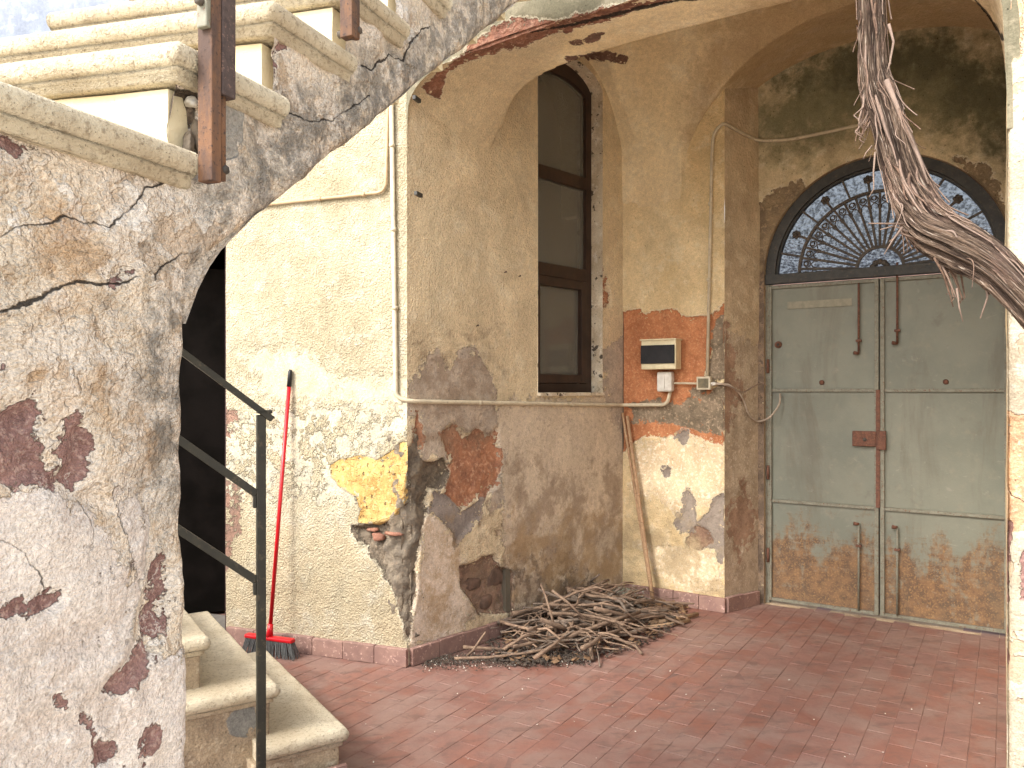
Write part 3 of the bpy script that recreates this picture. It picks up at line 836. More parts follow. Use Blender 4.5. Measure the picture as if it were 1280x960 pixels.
c = sm.mix(sm.rng(n3, .66, .72, 0, .6), c, lin(150, 126, 92))
sm.bump(sm.math('MULTIPLY', n3, .0012))
M_RISER = sm.done(c)
M_BODY = plaster('dirty_step_plaster', (lin(168, 146, 116), lin(146, 126, 102), lin(186, 168, 140)), 5, (70, .005), layers=(
    dict(attr='patch', cols=(lin(136, 134, 126), lin(120, 118, 112)), amp=.01, w=.003, lip=-.004, bump=(60, .003)),))

def tread(name, A, du, lu, dv, lv, z, parent, mat, h=.052, back=(0, 0), amp=.0025, seed=0):
    """stone slab with bull-nosed edge and bed mould on the two sides that meet at A (plan); du, dv unit plan vectors leading away from A"""
    prof = [(-.030, -h - .022), (-.022, -h - .020), (-.020, -h - .004), (-.010, -h)]
    for k in range(9):
        an = -math.pi / 2 + math.pi * k / 8
        prof.append((-.018 + .018 * math.cos(an), -h / 2 + h / 2 * math.sin(an)))
    prof.append((-.05, 0.0))
    nu, nv = max(2, int(lu / .022)), max(2, int(lv / .022))
    rings = []
    for (d, zz) in prof:
        ring = []
        def P(a, b):
            x = A + du * a + dv * b
            ring.append(Vector((x.x, x.y, z + zz)))
        o = -d
        for i in range(nu + 1): P(lu - (lu - o) * i / nu, o)
        for i in range(1, nv + 1): P(o, o + (lv - o) * i / nv)
        rings.append(ring)
    n = len(rings[0]); vs = []
    for ri, ring in enumerate(rings):
        for i, v in enumerate(ring):
            x = np.array([i * .35 + seed * 31]); y = np.array([ri * .5 + seed * 7])
            w = float(fbm(x, y, 3)[0]) * amp * min(1.0, max(0, len(rings) - 2 - ri) / 5)
            out = (-(du + dv)).normalized()
            vs.append((v.x + out.x * w, v.y + out.y * w, v.z + w * .6))
    fs = []
    for r in range(len(rings) - 1):
        for i in range(n - 1):
            fs.append((r * n + i, (r + 1) * n + i, (r + 1) * n + i + 1, r * n + i + 1))
    cr = du.x * dv.y - du.y * dv.x
    far = A + du * lu + dv * lv
    b = len(vs)
    vs.append((far.x, far.y, z)); vs.append((far.x, far.y, z - h - .022))
    top = (len(rings) - 1) * n
    fs.append((top, top + nu, top + n - 1, b))
    fs.append((n - 1, nu, 0, b + 1))
    fs.append(tuple(r * n for r in range(len(rings)))[::1] + (b, b + 1))
    fs.append(tuple(r * n + n - 1 for r in range(len(rings)))[::-1] + (b + 1, b))
    if cr < 0: fs = [f[::-1] for f in fs]
    o = make(name, vs, fs, mat, parent)
    for p in o.data.polygons: p.use_smooth = p.index < (len(rings) - 1) * (n - 1)
    return o

def block(name, A, du, lu, dv, lv, z0, z1, mat, parent, attrs_poly=None, st=.02):
    """masonry block, subdivided faces slightly uneven"""
    MBx = MB()
    B = [A, A + du * lu, A + du * lu + dv * lv, A + dv * lv]
    vs = [(p.x, p.y, zz) for zz in (z0, z1) for p in B]
    fs = [(0, 1, 5, 4), (1, 2, 6, 5), (2, 3, 7, 6), (3, 0, 4, 7), (4, 5, 6, 7)]
    if du.x * dv.y - du.y * dv.x < 0: fs = [f[::-1] for f in fs]
    bm = bmesh.new()
    bv = [bm.verts.new(v) for v in vs]
    for f in fs: bm.faces.new([bv[i] for i in f])
    bmesh.ops.subdivide_edges(bm, edges=bm.edges[:], cuts=int(max(lu, lv, z1 - z0) / st / 2), use_grid_fill=True)
    P = np.array([v.co[:] for v in bm.verts])
    w = .008 * fbm(P[:, 0] * 6 + P[:, 1] * 6, P[:, 2] * 7, 4)
    bm.normal_update()
    for v, k in zip(bm.verts, w): v.co += v.normal * k
    me = bpy.data.meshes.new(name); bm.to_mesh(me); bm.free()
    me.polygons.foreach_set('use_smooth', [mat is not M_RISER] * len(me.polygons))
    if attrs_poly:
        P = np.array([v.co[:] for v in me.vertices])
        at = me.attributes.new('patch', 'FLOAT', 'POINT'); at.data.foreach_set('value', layer_field(P, attrs_poly).astype(np.float32))
    me.materials.append(mat)
    o = bpy.data.objects.new(name, me); COL.objects.link(o)
    return adopt(o, parent)

# lower flight: climbs to the left under the upper one
LONG = Vector((-.55, .83)).normalized(); CLIMB = Vector((-LONG.y, LONG.x)); CLIMB = CLIMB if CLIMB.x < 0 else -CLIMB
corner = [Vector((-.648, 3.096)), Vector((-.905, 3.03)), Vector((-1.158, 2.985))]
for k in range(3, 8): corner.append(corner[-1] + Vector((-.24, -.07)))
for k, A in enumerate(corner):
    z = .2 * (k + 1)
    wid = 1.12 + .09 * min(k, 2)
    st = block('step', A + CLIMB * .032 + LONG * .032, CLIMB, .34 if k == 0 else .42, LONG, wid - .05, 0.0, z - .07, M_BODY, stairs, [[(283, 902), (295, 884), (318, 884), (322, 905), (310, 922), (288, 918)]])
    tread('tread', A, CLIMB, .35 if k == 0 else .44, LONG, wid, z, st, M_TREAD, seed=k, amp=.007)
MB().box((corner[0].x + .01 - .12, corner[0].y - .02 - .06, .02), (CLIMB.x * .12, CLIMB.y * .12, 0), (LONG.x * .01, LONG.y * .01, 0), (0, 0, .045)).build('skirting_tile', M_SKIRT, stairs, bevel=.002)

# upper flight: steps rise away to the right over the doorway
RUN, RISE = .2526, .19
def t_k(k): return -.0376 + RUN * (k - 2)
def z_k(k): return 2.18 + RISE * (k - 2)
T2d, L2d = WS.d, Vector((-.969, .248))
for k in range(2, 10):
    A = WS.o + WS.d * (t_k(k) - .0) + WS.n * .026
    st = block('step', WS.o + WS.d * (t_k(k) + .032) - WS.n * .034, T2d, RUN + .06, L2d, .83, z_k(k) - .205, z_k(k) - .074, M_RISER, stairs, st=.06)
    tread('tread', A, T2d, RUN + .052, L2d, .87, z_k(k), st, M_TREAD, h=.046, seed=k + 20, amp=.0016)
A = WS.o + WS.d * -1.3 + WS.n * .026
st = block('landing', WS.o + WS.d * -1.3 - WS.n * .06, T2d, 1.34, L2d, 1.5, z_k(1) - .205, z_k(1) - .074, M_RISER, stairs, st=.1)
tread('tread', A, T2d, 1.3 + t_k(2) + .052, L2d, 1.5, z_k(1), st, M_TREAD, h=.046, seed=31, amp=.0016)
# side wall of the upper flight: continuous lime plaster sheet, stepped on top, ragged soffit below
def soffit(t): return 1.77 + .772 * (t - .02)
def end_t(z): return .018 - .05 * np.clip((1.7 - z) / 1.3, 0, 1)
blocks = []
edge_n = lambda t: .010 * fbm(np.asarray(t) * 9, np.asarray(t) * 0 + 1.5, 4)
def rounding(t): return soffit(t) + edge_n(t) - .10 * np.exp(-np.maximum(t - .018, 0) / .05)
for k in range(1, 10):
    a, b = t_k(k) + .030, t_k(k + 1) + .030
    zt = z_k(k) - .06
    segs = [(a, b)] if (a > .02 or b <= .02) else [(a, .018), (.018, b)]
    for (x0, x1) in segs:
        S = ar(x0, x1, .008)
        if x0 >= .017: blocks.append((S, rounding(S), zt, 110))
        else: blocks.append((S, 0.0, zt, 300))
blocks.append((ar(-.9, t_k(1) + .030, .010), 0.0, z_k(1) - .06, 260))
W0_LAYERS = (
    ('ochre', [[(60, 230), (110, 235), (130, 280), (90, 300), (60, 280)], [(75, 300), (110, 290), (130, 330), (95, 350)], [(10, 400), (60, 380), (120, 390), (160, 420), (140, 520), (120, 480), (60, 500), (10, 470)], [(95, 560), (150, 480), (190, 540), (150, 600), (110, 610)], [(10, 640), (60, 630), (80, 700), (20, 720)]], 0),
    ('dirt', [[(150, 360), (200, 350), (245, 330), (262, 300), (250, 560), (230, 700), (205, 560), (180, 480)], [(280, 130), (340, 130), (460, 60), (560, 60), (400, 220), (300, 240)]], 0),
    ('grime', [[(205, 330), (250, 260), (320, 200), (400, 150), (500, 60), (600, -30), (720, -30), (520, 140), (400, 235), (300, 320), (240, 350)], [(165, 440), (195, 400), (215, 470), (205, 540), (185, 530)]], 0),
    ('lower', [[(-60, 618), (10, 618), (60, 612), (95, 625), (125, 640), (150, 690), (180, 740), (170, 790), (205, 820), (245, 800), (245, 1000), (-60, 1000)], [(130, 605), (165, 610), (185, 660), (178, 720), (160, 680)]], 0.007),
    ('maroon', [[(-30, 520), (28, 505), (42, 495), (45, 515), (36, 540), (46, 570), (62, 598), (30, 604), (-30, 618)],
                [(80, 560), (82, 530), (92, 515), (105, 535), (118, 565), (112, 590), (95, 612), (60, 609), (62, 594), (76, 582)],
                [(205, 700), (224, 706), (218, 760), (205, 800), (190, 832), (165, 858), (145, 868), (120, 866), (135, 845), (160, 826), (176, 795), (182, 760), (192, 735)],
                [(50, 742), (66, 738), (78, 736), (76, 750), (62, 766), (48, 760)], [(-20, 772), (28, 754), (30, 765), (-20, 784)],
                [(176, 912), (188, 905), (199, 912), (194, 940), (188, 975), (170, 975)], [(75, 880), (118, 890), (120, 920), (140, 935), (152, 960), (120, 960), (110, 920)],
                [(-20, 395), (14, 395), (6, 450), (-20, 480)], [(140, 340), (172, 338), (160, 352), (140, 356)],
                [(-10, 165), (60, 182), (100, 193), (98, 200), (68, 196), (60, 190), (-10, 176)], [(126, 201), (165, 214), (160, 221), (128, 209)],
                [(340, 60), (352, 40), (364, 48), (350, 80), (343, 100)]], -0.012),
    ('flake', [[(-30, 640), (200, 640), (200, 960), (-30, 960)]], 0),
    ('repair', [[(278, 118), (308, 128), (306, 170), (300, 195), (276, 205)]], 0.002),
    ('hole', [[(228, 110), (252, 112), (255, 150), (255, 222), (240, 214), (236, 195), (228, 180), (222, 150)]], -0.03),
)
W0_CRACKS = [([(-30, 400), (0, 388), (40, 377), (70, 360), (110, 351), (150, 355), (176, 344)], 4.6, 0.8),
             ([(-10, 312), (5, 299), (20, 285), (50, 278), (75, 279), (85, 268), (145, 283), (160, 272), (172, 255), (185, 236), (214, 224)], 1.1, 1.3),
             ([(194, 350), (205, 334), (222, 326), (230, 315), (242, 318)], .9, .7),
             ([(450, 82), (467, 87), (482, 73), (490, 67), (505, 77), (512, 60), (520, 50), (528, 38), (540, 33)], 1.3, 1.2),
             ([(360, 140), (372, 145), (385, 151), (412, 150), (435, 138), (450, 127), (462, 120)], 0.8, 0.7),
             ([(60, 745), (50, 720), (30, 690), (-10, 672)], .7, .4), ([(96, 620), (112, 660), (104, 700)], .5, .3)]
sw = sheet('side_wall', WS, blocks, M_W0, stairs, W0_LAYERS, W0_CRACKS, rough=(0.020, 2.6), fine=(0.013, 14),
           extra=lambda S, Z: -.05 * np.exp(-np.maximum(.018 - S, 0) / .006) * (Z < 1.72) * (S < .02) - .02 * np.exp(-np.maximum(Z - soffit(S), 0) / .012) * (S >= .017))
sw['label'] = 'pinkish lime plaster side wall with long cracks'
# its end face and the soffit
ev, ef = [], []
zz = np.linspace(0, 1.70, 90)
for z in zz:
    for l in (-.012, .02, .12, .34):
        w = .012 * float(fbm(np.array([l * 9]), np.array([z * 8]), 3)[0])
        ev.append(WS.p(.012 + w, z, -.03 - max(l, 0)))
for i in range(len(zz) - 1):
    for j in range(3):
        a = i * 4 + j; ef.append((a, a + 1, a + 5, a + 4))
make('wall_end', ev, ef, M_EDGE, stairs, True)
sv, sf = [], []
ts = ar(.018, 2.35, .03)
for t in ts:
    z = float(rounding(np.array([t]))[0])
    for l in (.015, .2, .5, .86):
        sv.append(WS.p(t, z + .004, -l))
for i in range(len(ts) - 1):
    for j in range(3):
        a = i * 4 + j; sf.append((a, a + 1, a + 5, a + 4))
make('soffit', sv, sf, M_EDGE, stairs, True)
# landing behind the side wall and the outer side of the flight
fsd = MB()
for t in ar(.018, 2.2, .25)[:-1]:
    z = float(soffit(t))
    fsd.add([WS.p(t, z, -.86), WS.p(t + .25, z + .772 * .25, -.86), WS.p(t + .25, z + .772 * .25 + .30, -.86), WS.p(t, z + .30, -.86)], [(0, 1, 2, 3)])
fsd.build('outer_string', M_EDGE, stairs)

# ---------------------------------------------------------------- metal gate
def gate_paint():
    m = NT('weathered_green_paint', .62, .35)
    n1 = m.noise(2.2, 6, .62); n2 = m.noise(16, 6, .68); n3 = m.noise(90, 5, .65)
    c = m.mix(m.rng(n1, .35, .65), lin(126, 127, 110), lin(114, 117, 102))
    c = m.mix(m.rng(n2, .52, .72, 0, .5), c, lin(138, 132, 112))
    c = m.mix(m.rng(m.noise(4.5, 6, .6, dist=.4), .6, .72, 0, .55), c, lin(104, 96, 82))
    z = m.sep()[2]
    st = m.noise(7, 7, .72, m.scaled(m.pos, (1, 1, .45)), .3)
    low = m.rng(z, .95, .05, 0, .36)                      # rust grows from the wet foot of the gate
    d = m.math('ADD', m.math('ADD', st, low), m.math('MULTIPLY', m.math('SUBTRACT', n2, .5), .30))
    lowmask = m.rng(z, .92, .50)
    d = m.math('ADD', d, m.math('MULTIPLY', m.math('SUBTRACT', m.noise(5, 4, .7, m.scaled(m.pos, (.7, .7, 5)), .4), .5), .35))
    k = m.math('MULTIPLY', m.rng(d, .58, .78), m.math('ADD', m.math('MULTIPLY', lowmask, .92), .08))
    rust = m.mix(m.rng(n2, .35, .65), lin(140, 96, 58), lin(98, 68, 48))
    rust = m.mix(m.rng(n3, .5, .7), rust, lin(176, 126, 66))
    c = m.mix(m.math('MULTIPLY', k, .85), c, rust)
    c = m.mix(m.rng(m.noise(1.6, 5, .7, m.scaled(m.pos, (2.2, 2.2, .5)), .5), .50, .70, 0, .5), c, lin(98, 88, 72))
    c = m.mix(m.rng(m.noise(11, 4, .75, m.scaled(m.pos, (1, 1, 1.6)), .8), .62, .70, 0, .4), c, lin(150, 146, 130))
    spk = m.math('MULTIPLY', m.rng(n3, .66, .72), .7)
    c = m.mix(spk, c, lin(110, 76, 52))
    m.bump(m.math('ADD', m.math('MULTIPLY', n3, .0008), m.math('ADD', m.math('MULTIPLY', n1, .006), m.math('MULTIPLY', k, -.0008))))
    return m.done(c, m.math('ADD', .5, m.math('MULTIPLY', k, .4)))
M_GATE = gate_paint()
M_GRAIL = simple('worn_green_rail', lin(132, 130, 112), lin(114, 110, 92), 26, .6, c3=lin(112, 72, 46))
M_RUST = simple('brown_rust', lin(122, 74, 54), lin(96, 60, 46), 40, .8, c3=lin(140, 98, 66))
M_IRON = simple('dark_iron', lin(64, 62, 58), lin(50, 50, 48), 18, .6, c3=lin(84, 72, 60))
M_IRON2 = simple('brown_iron', lin(84, 74, 64), lin(66, 58, 52), 18, .65, c3=lin(102, 80, 62))
gate = tag(empty('metal_gate', WB.p(GPC, 0, -.05)), 'weathered green double metal gate with rusty lower panels', 'gate')
GD = -.060                                                     # gate face set back in the wall
DX, NX, UZ = WB.D(), WB.N(), Vector((0, 0, 1))
rails_z = [0.03, 0.745, 1.545, GZ - .02]
for li, (p0, p1) in enumerate(((GP0, GPC - .004), (GPC + .004, GP1))):
    lf = MB()
    lf.box(WB.p((p0 + p1) / 2, GZ / 2 + .01, GD - .02), DX * ((p1 - p0) / 2), NX * .012, UZ * (GZ / 2 - .012))
    leaf = lf.build('gate_leaf', M_GATE, gate)
    for z0, z1 in zip(rails_z[:-1], rails_z[1:]):
        g = MB(); nx_, nz_ = 12, 14
        vs, fs = [], []
        for i in range(nx_ + 1):
            for j in range(nz_ + 1):
                a = p0 + .018 + (p1 - p0 - .036) * i / nx_; z = z0 + .012 + (z1 - z0 - .024) * j / nz_
                b = .006 * float(fbm(np.array([a * 3.1 + li * 7]), np.array([z * 2.3]), 2)[0]) * math.sin(math.pi * i / nx_) * math.sin(math.pi * j / nz_)
                vs.append(WB.p(a, z, GD - .004 + b))
        for i in range(nx_):
            for j in range(nz_):
                a = i * (nz_ + 1) + j; fs.append((a, a + nz_ + 1, a + nz_ + 2, a + 1))
        make('panel', vs, fs, M_GATE, leaf, True)
    for z in rails_z:
        MB().box(WB.p((p0 + p1) / 2, z, GD + .004), DX * ((p1 - p0) / 2 - .001), NX * .009, UZ * .011).build('rail', M_GRAIL, leaf, bevel=.002)
    for a in (p0 + .014, p1 - .014):
        MB().box(WB.p(a, GZ / 2 + .008, GD + .006), DX * .013, NX * .0115, UZ * (GZ / 2 - .016)).build('stile', M_GRAIL, leaf, bevel=.002)
    for (a, z0, z1, zk, side) in (((p1 - .125, 1.80, 2.28, 1.80, -1), (p1 - .125, .04, .63, .63, -1)) if li == 0 else ((p0 + .105, 1.86, 2.40, 1.86, -1), (p0 + .105, .04, .63, .63, -1))):
        b = MB().tube([WB.p(a, z0, GD + .018), WB.p(a, z1, GD + .018)], .0075, 8).build('bolt_rod', M_RUST if z0 > 1 else M_GRAIL, leaf, True)
        MB().tube([WB.p(a, zk, GD + .018), WB.p(a + side * .012, zk, GD + .03), WB.p(a + side * .028, zk + .003, GD + .038)], [.008, .011, .013], 8).build('bolt_knob', M_RUST, leaf, True)
        zc = zk + .085 if zk > 1 else zk - .15
        MB().box(WB.p(a, zc, GD + .016), DX * .018, NX * .014, UZ * .008).build('bolt_guide', M_RUST, leaf, bevel=.002)
    MB().tube([WB.p((p0 + p1) / 2 + (.02 if li else .0), 1.60, GD - .003), WB.p((p0 + p1) / 2 + (.02 if li else .0), 1.60, GD + .006)], [.018, .012], 12).build('rivet', M_RUST, leaf, True)
    if li == 0:
        MB().tube([WB.p(p0 + .07, 1.875, GD - .003), WB.p(p0 + .07, 1.875, GD + .010)], [.026, .024], 16).build('keyhole_cover', M_RUST, leaf, True)
        MB().tube([WB.p(p0 + .07, 1.875, GD + .010), WB.p(p0 + .07, 1.875, GD + .014)], [.010, .008], 10).build('keyhole', M_IRON, leaf, True)
        MB().box(WB.p(p0 + .35, 2.155, GD - .001), DX * .215, NX * .0035, UZ * .026).build('name_strip', simple('faded_strip', lin(148, 142, 120), lin(132, 128, 108), 30, .7), leaf)
        MB().box(WB.p(p1 - .09, 1.215, GD + .014), DX * .075, NX * .016, UZ * .052).build('lock_box', M_RUST, leaf, bevel=.006)
        MB().tube([WB.p(p1 - .085, 1.21, GD + .030), WB.p(p1 - .085, 1.21, GD + .036)], [.013, .011], 12).build('lock_cylinder', M_IRON2, leaf, True)
        MB().box(WB.p(p1 - .004, 1.15, GD + .019), DX * .013, NX * .004, UZ * .40).build('cover_strip', M_RUST, leaf, bevel=.002)
    else:
        MB().box(WB.p(p0 + .012, 1.208, GD + .022), DX * .026, NX * .014, UZ * .064).build('strike_box', M_RUST, leaf, bevel=.004)
MB().box(WB.p(GPC, GZ / 2 + .01, GD - .042), DX * .03, NX * .008, UZ * (GZ / 2 - .012)).build('astragal', M_GRAIL, gate)
MB().box(WB.p(GP0 - .006, GZ / 2, GD - .01), DX * .018, NX * .03, UZ * (GZ / 2)).build('gate_frame', M_GRAIL, gate, bevel=.003)
MB().box(WB.p(GP1 + .012, GZ / 2, GD - .01), DX * .010, NX * .03, UZ * (GZ / 2)).build('gate_frame', M_GRAIL, gate, bevel=.003)
for z in (.35, .95, 1.72):
    MB().tube([WB.p(GP0 + .004, z - .05, GD + .026), WB.p(GP0 + .004, z + .05, GD + .026)], .011, 8).build('hinge', M_RUST, gate, True)

# ---------------------------------------------------------------- fanlight over the gate
fan = MB()
def half_ring(m, r0, r1, d0, d1, n=56, a0=0.0, a1=math.pi, zc=FANZ):
    b = len(m.v)
    for i in range(n + 1):
        a = a0 + (a1 - a0) * i / n
        for (r, d) in ((r0, d0), (r1, d0), (r1, d1), (r0, d1)):
            m.v.append(tuple(WB.p(GPC + r * math.cos(a), zc + r * math.sin(a), d)))
    for i in range(n):
        for k in range(4):
            k2 = (k + 1) % 4
            m.f.append((b + i * 4 + k, b + i * 4 + k2, b + (i + 1) * 4 + k2, b + (i + 1) * 4 + k))
    m.f.append((b, b + 1, b + 2, b + 3)[::-1]); e = b + n * 4; m.f.append((e, e + 1, e + 2, e + 3))
half_ring(fan, GR - .055, GR + .012, -.10, -.030)
half_ring(fan, GR - .068, GR - .05, -.11, -.060)
fanlight = fan.build('fanlight', M_IRON, house)
fanlight['label'] = 'half-round wrought iron fanlight with radiating bars'
MB().box(WB.p(GPC, FANZ - .028, -.055), DX * (GR + .02), NX * .035, UZ * .034).build('sill_bar', M_IRON, fanlight, bevel=.004)
rg = MB(); half_ring(rg, .515, .535, -.085, -.062); rg.build('ring', M_IRON2, fanlight)
rg = MB(); half_ring(rg, .135, .155, -.085, -.062); rg.build('ring', M_IRON2, fanlight)
def fp_(r, a, d): return WB.p(GPC + r * math.cos(a), FANZ + r * math.sin(a), d)
NSP = 21
for i in range(NSP):
    a = math.pi * (i + .5) / NSP
    t = Vector((0, 0, 0)); ra = DX * math.cos(a) + UZ * math.sin(a); ta = -DX * math.sin(a) + UZ * math.cos(a)
    MB().box(fp_(.335, a, -.074), ra * .182, ta * .008, NX * .009).build('spoke', M_IRON2, fanlight)
    for sgn in (-1, 1):
        pts = []
        for k in range(15):
            g = k / 14 * 2 * math.pi * 1.25
            rr = .026 * (1 - .72 * k / 14)
            cxr, cxt = .478, sgn * .036
            pts.append(fp_(0, 0, -.074) + ra * (cxr + rr * math.cos(g + math.pi)) + ta * (cxt + sgn * rr * math.sin(g)))
        pts = [fp_(.41, a, -.074) + ta * sgn * .008, fp_(.435, a, -.074) + ta * sgn * .012] + pts
        MB().tube(pts, .0042, 5).build('scroll', M_IRON2, fanlight, True)
for i in range(1, 13):
    a = math.pi * i / 13 + .0
    ra = DX * math.cos(a) + UZ * math.sin(a); ta = -DX * math.sin(a) + UZ * math.cos(a)
    if i % 2 == 0:
        MB().box(fp_(.605, a, -.074), ra * .075, ta * .007, NX * .008).build('outer_bar', M_IRON2, fanlight)
    else:
        MB().box(fp_(.565, a, -.074), ra * .036, ta * .008, NX * .008).build('stem', M_IRON2, fanlight)
        m = MB()
        for k in range(6):
            g = k * math.pi / 3
            cc = fp_(.615, a, -.07) + ra * .019 * math.cos(g) + ta * .019 * math.sin(g)
            m.tube([cc - NX * .006, cc, cc + NX * .006], [.010, .014, .009], 8)
        c0_ = fp_(.615, a, -.07); m.tube([c0_ - NX * .008, c0_ + NX * .012], [.013, .009], 8)
        m.build('rosette', M_IRON2, fanlight, True)
m = MB()
for k in range(5):
    a = math.pi * (k + .5) / 5
    cc = fp_(.045, a, -.07); m.tube([cc - NX * .006, cc, cc + NX * .006], [.016, .022, .012], 8)
m.build('rosette', M_IRON2, fanlight, True)
gm_ = NT('patterned_glass', .3, .5)
gm_.b.inputs['Transmission Weight'].default_value = .85
gm_.b.inputs['IOR'].default_value = 1.12
gm_.bump(gm_.math('MULTIPLY', gm_.voro(55, 'F1'), .03))
M_GLASS = gm_.done(gm_.mix(gm_.rng(gm_.noise(38, 4, .75), .38, .60), lin(66, 71, 80), lin(16, 17, 20)))
m = MB(); n = 40
vs = [WB.p(GPC, FANZ, -.105)] + [fp_(GR - .06, math.pi * i / n, -.105) for i in range(n + 1)]
pane = make('pane', vs, [(0, i, i + 1) for i in range(1, n + 1)], M_GLASS, fanlight)
# behind the gate: a bright open yard with its own far wall
yd = tag(empty('yard_wall', WB.p(GPC, 0, -5.0)), 'pale wall of the yard beyond the gate', 'wall')
MB().box(WB.p(GPC, 1.45, -5.0), DX * 3.2, NX * .1, UZ * 1.45).build('wall', M_BLUE, yd)
MB().box(WB.p(GPC, 2.93, -5.0), DX * 3.3, NX * .16, UZ * .03).build('coping', M_SKIRT, yd)

# ---------------------------------------------------------------- window in the window wall
M_WFR = simple('brown_window_frame', lin(66, 44, 32), lin(50, 34, 26), 10, .45, (200, .0003))
wg = NT('dim_window_glass', .06, .6)
wg.b.inputs['Transmission Weight'].default_value = .75
wg.b.inputs['IOR'].default_value = 1.3
M_WGL = wg.done(lin(196, 190, 172))
WD = -.13
DW, NW = W2.D(), W2.N()
fro = MB()
def wbar(m, s0, s1, z0, z1, d=WD, th=.030): m.box(W2.p((s0 + s1) / 2, (z0 + z1) / 2, d), DW * ((s1 - s0) / 2), NW * th, UZ * ((z1 - z0) / 2))
fw = .062
wbar(fro, WS0, WS0 + fw, WZ0, WZC + .06); wbar(fro, WS1 - fw, WS1, WZ0, WZC + .06)
wbar(fro, WS0 + fw, WS1 - fw, WZ0, WZ0 + fw)
# arched head
ss = ar(WS0, WS1, .03)
b = len(fro.v)
for s in ss:
    zt = float(win_top(s)) + .004
    for (z, d) in ((zt - .10, WD - .03), (zt, WD - .03), (zt, WD + .03), (zt - .10, WD + .03)):
        fro.v.append(tuple(W2.p(s, z, d)))
for i in range(len(ss) - 1):
    for k in range(4):
        k2 = (k + 1) % 4
        fro.f.append((b + i * 4 + k, b + (i + 1) * 4 + k, b + (i + 1) * 4 + k2, b + i * 4 + k2))
win = fro.build('window', M_WFR, house)
win['label'] = 'tall arched brown window with dark panes'
zt1, zt2 = 3.05, 2.38
for z in (zt1, zt2):
    mm = MB(); wbar(mm, WS0 + fw, WS1 - fw, z - .045, z + .045, WD + .002); mm.build('transom', M_WFR, win, bevel=.003)
for (z0, z1) in ((WZ0 + fw, zt2 - .045),):
    mm = MB(); i0, i1 = WS0 + fw + .003, WS1 - fw - .003
    wbar(mm, i0, i0 + .06, z0 + .003, z1 - .003, WD + .012); wbar(mm, i1 - .06, i1, z0 + .003, z1 - .003, WD + .012)
    wbar(mm, i0 + .06, i1 - .06, z0 + .003, z0 + .065, WD + .012); wbar(mm, i0 + .06, i1 - .06, z1 - .065, z1 - .003, WD + .012)
    mm.build('sash', M_WFR, win, bevel=.003)
for (z0, z1) in ((WZ0 + fw, zt2), (zt2, zt1), (zt1, WZC + .16)):
    mm = MB(); wbar(mm, WS0 + fw - .01, WS1 - fw + .01, z0 + .03, z1 - .03, WD, .003); mm.build('pane', M_WGL, win)
mm = MB(); mm.box(W2.p((WS0 + WS1) / 2, WZ0 - .012, -.06), DW * ((WS1 - WS0) / 2 + .0), NW * .085, UZ * .012); mm.build('sill', M_REVEAL, win, bevel=.003)
rr = MB()
sc_, sw_ = (WS0 + WS1) / 2, .62
rr.box(W2.p(sc_, 2.2, -1.6), DW * sw_, NW * .02, UZ * 2.1)
rr.box(W2.p(sc_ - sw_, 2.2, -.81), DW * .02, NW * .80, UZ * 2.1)
rr.box(W2.p(sc_ + sw_, 2.2, -.81), DW * .02, NW * .80, UZ * 2.1)
rr.box(W2.p(sc_, 4.10, -.81), DW * sw_, NW * .80, UZ * .02)
rr.box(W2.p(sc_, .1, -.95), DW * sw_, NW * .66, UZ * .02)
rr.build('room', M_ROOM, house)

# ================================================================== OBJECTS
# ---------------------------------------------------------------- conduits, boxes, cable
M_PVC = simple('painted_conduit', lin(206, 190, 158), lin(188, 172, 142), 14, .5, (80, .0004), c3=lin(168, 150, 122))
M_PVC_T = simple('tan_conduit', lin(190, 160, 120), lin(172, 144, 106), 14, .55, (80, .0004))
M_WHITE = simple('grey_white_plastic', lin(214, 208, 196), lin(196, 188, 174), 20, .5, (80, .0003))
def conduit(pts, r, mat, label, clips=(), cr=.06):
    path = arc_pts(pts, cr, 7)
    o = MB().tube(path, r, 10).build('conduit', mat, None, True)
    tag(o, label, 'pipe', 'wall conduits')
    for (c, ax) in clips:
        ax = Vector(ax).normalized()
        MB().tube([Vector(c) - ax * .010, Vector(c) + ax * .010], r + .0035, 10).build('clip', mat, o, True)
    return o
r0 = .013
q = .016
top1 = W1.hit(489, 120, q); bot1 = W1.hit(495, 497, q)
pA = W1.p(-.004, bot1.z - .012, q); pB = W2.p(.02, pA.z - .01, q)
pC = W2.p(W2_LEN - .03, 1.435, q); pD = W3.hit(834, 506, q); pE = W3.hit(838, 488, q)
conduit([top1, bot1, pB, pC, W3.p(.05, 1.435, q), pD, pE], r0, M_PVC, 'long cream conduit running from the stuccoed wall below the window to the meter box',
        [(W1.hit(490, 182, q), (0, 0, 1)), (W1.hit(492, 287, q), (0, 0, 1)), (W1.hit(494, 385, q), (0, 0, 1)), (W2.hit(600, 503.5, q), W2.D()), (W2.hit(715, 505.5, q), W2.D())])
conduit([W1.hit(300, 259, q), W1.hit(482, 240, q), W1.hit(485, 120, q)], .010, M_PVC_T, 'thin tan conduit bending upward on the stuccoed wall under the stairs',
        [(W1.hit(400, 248.5, q), W1.D()), (W1.hit(455, 243, q), W1.D())])
j1 = W3.hit(885, 473, q)
up1 = W3.hit(891, 168, q); tip = W3.hit(904, 153, q + .02)
c4 = WB.hit(948, 176, q)
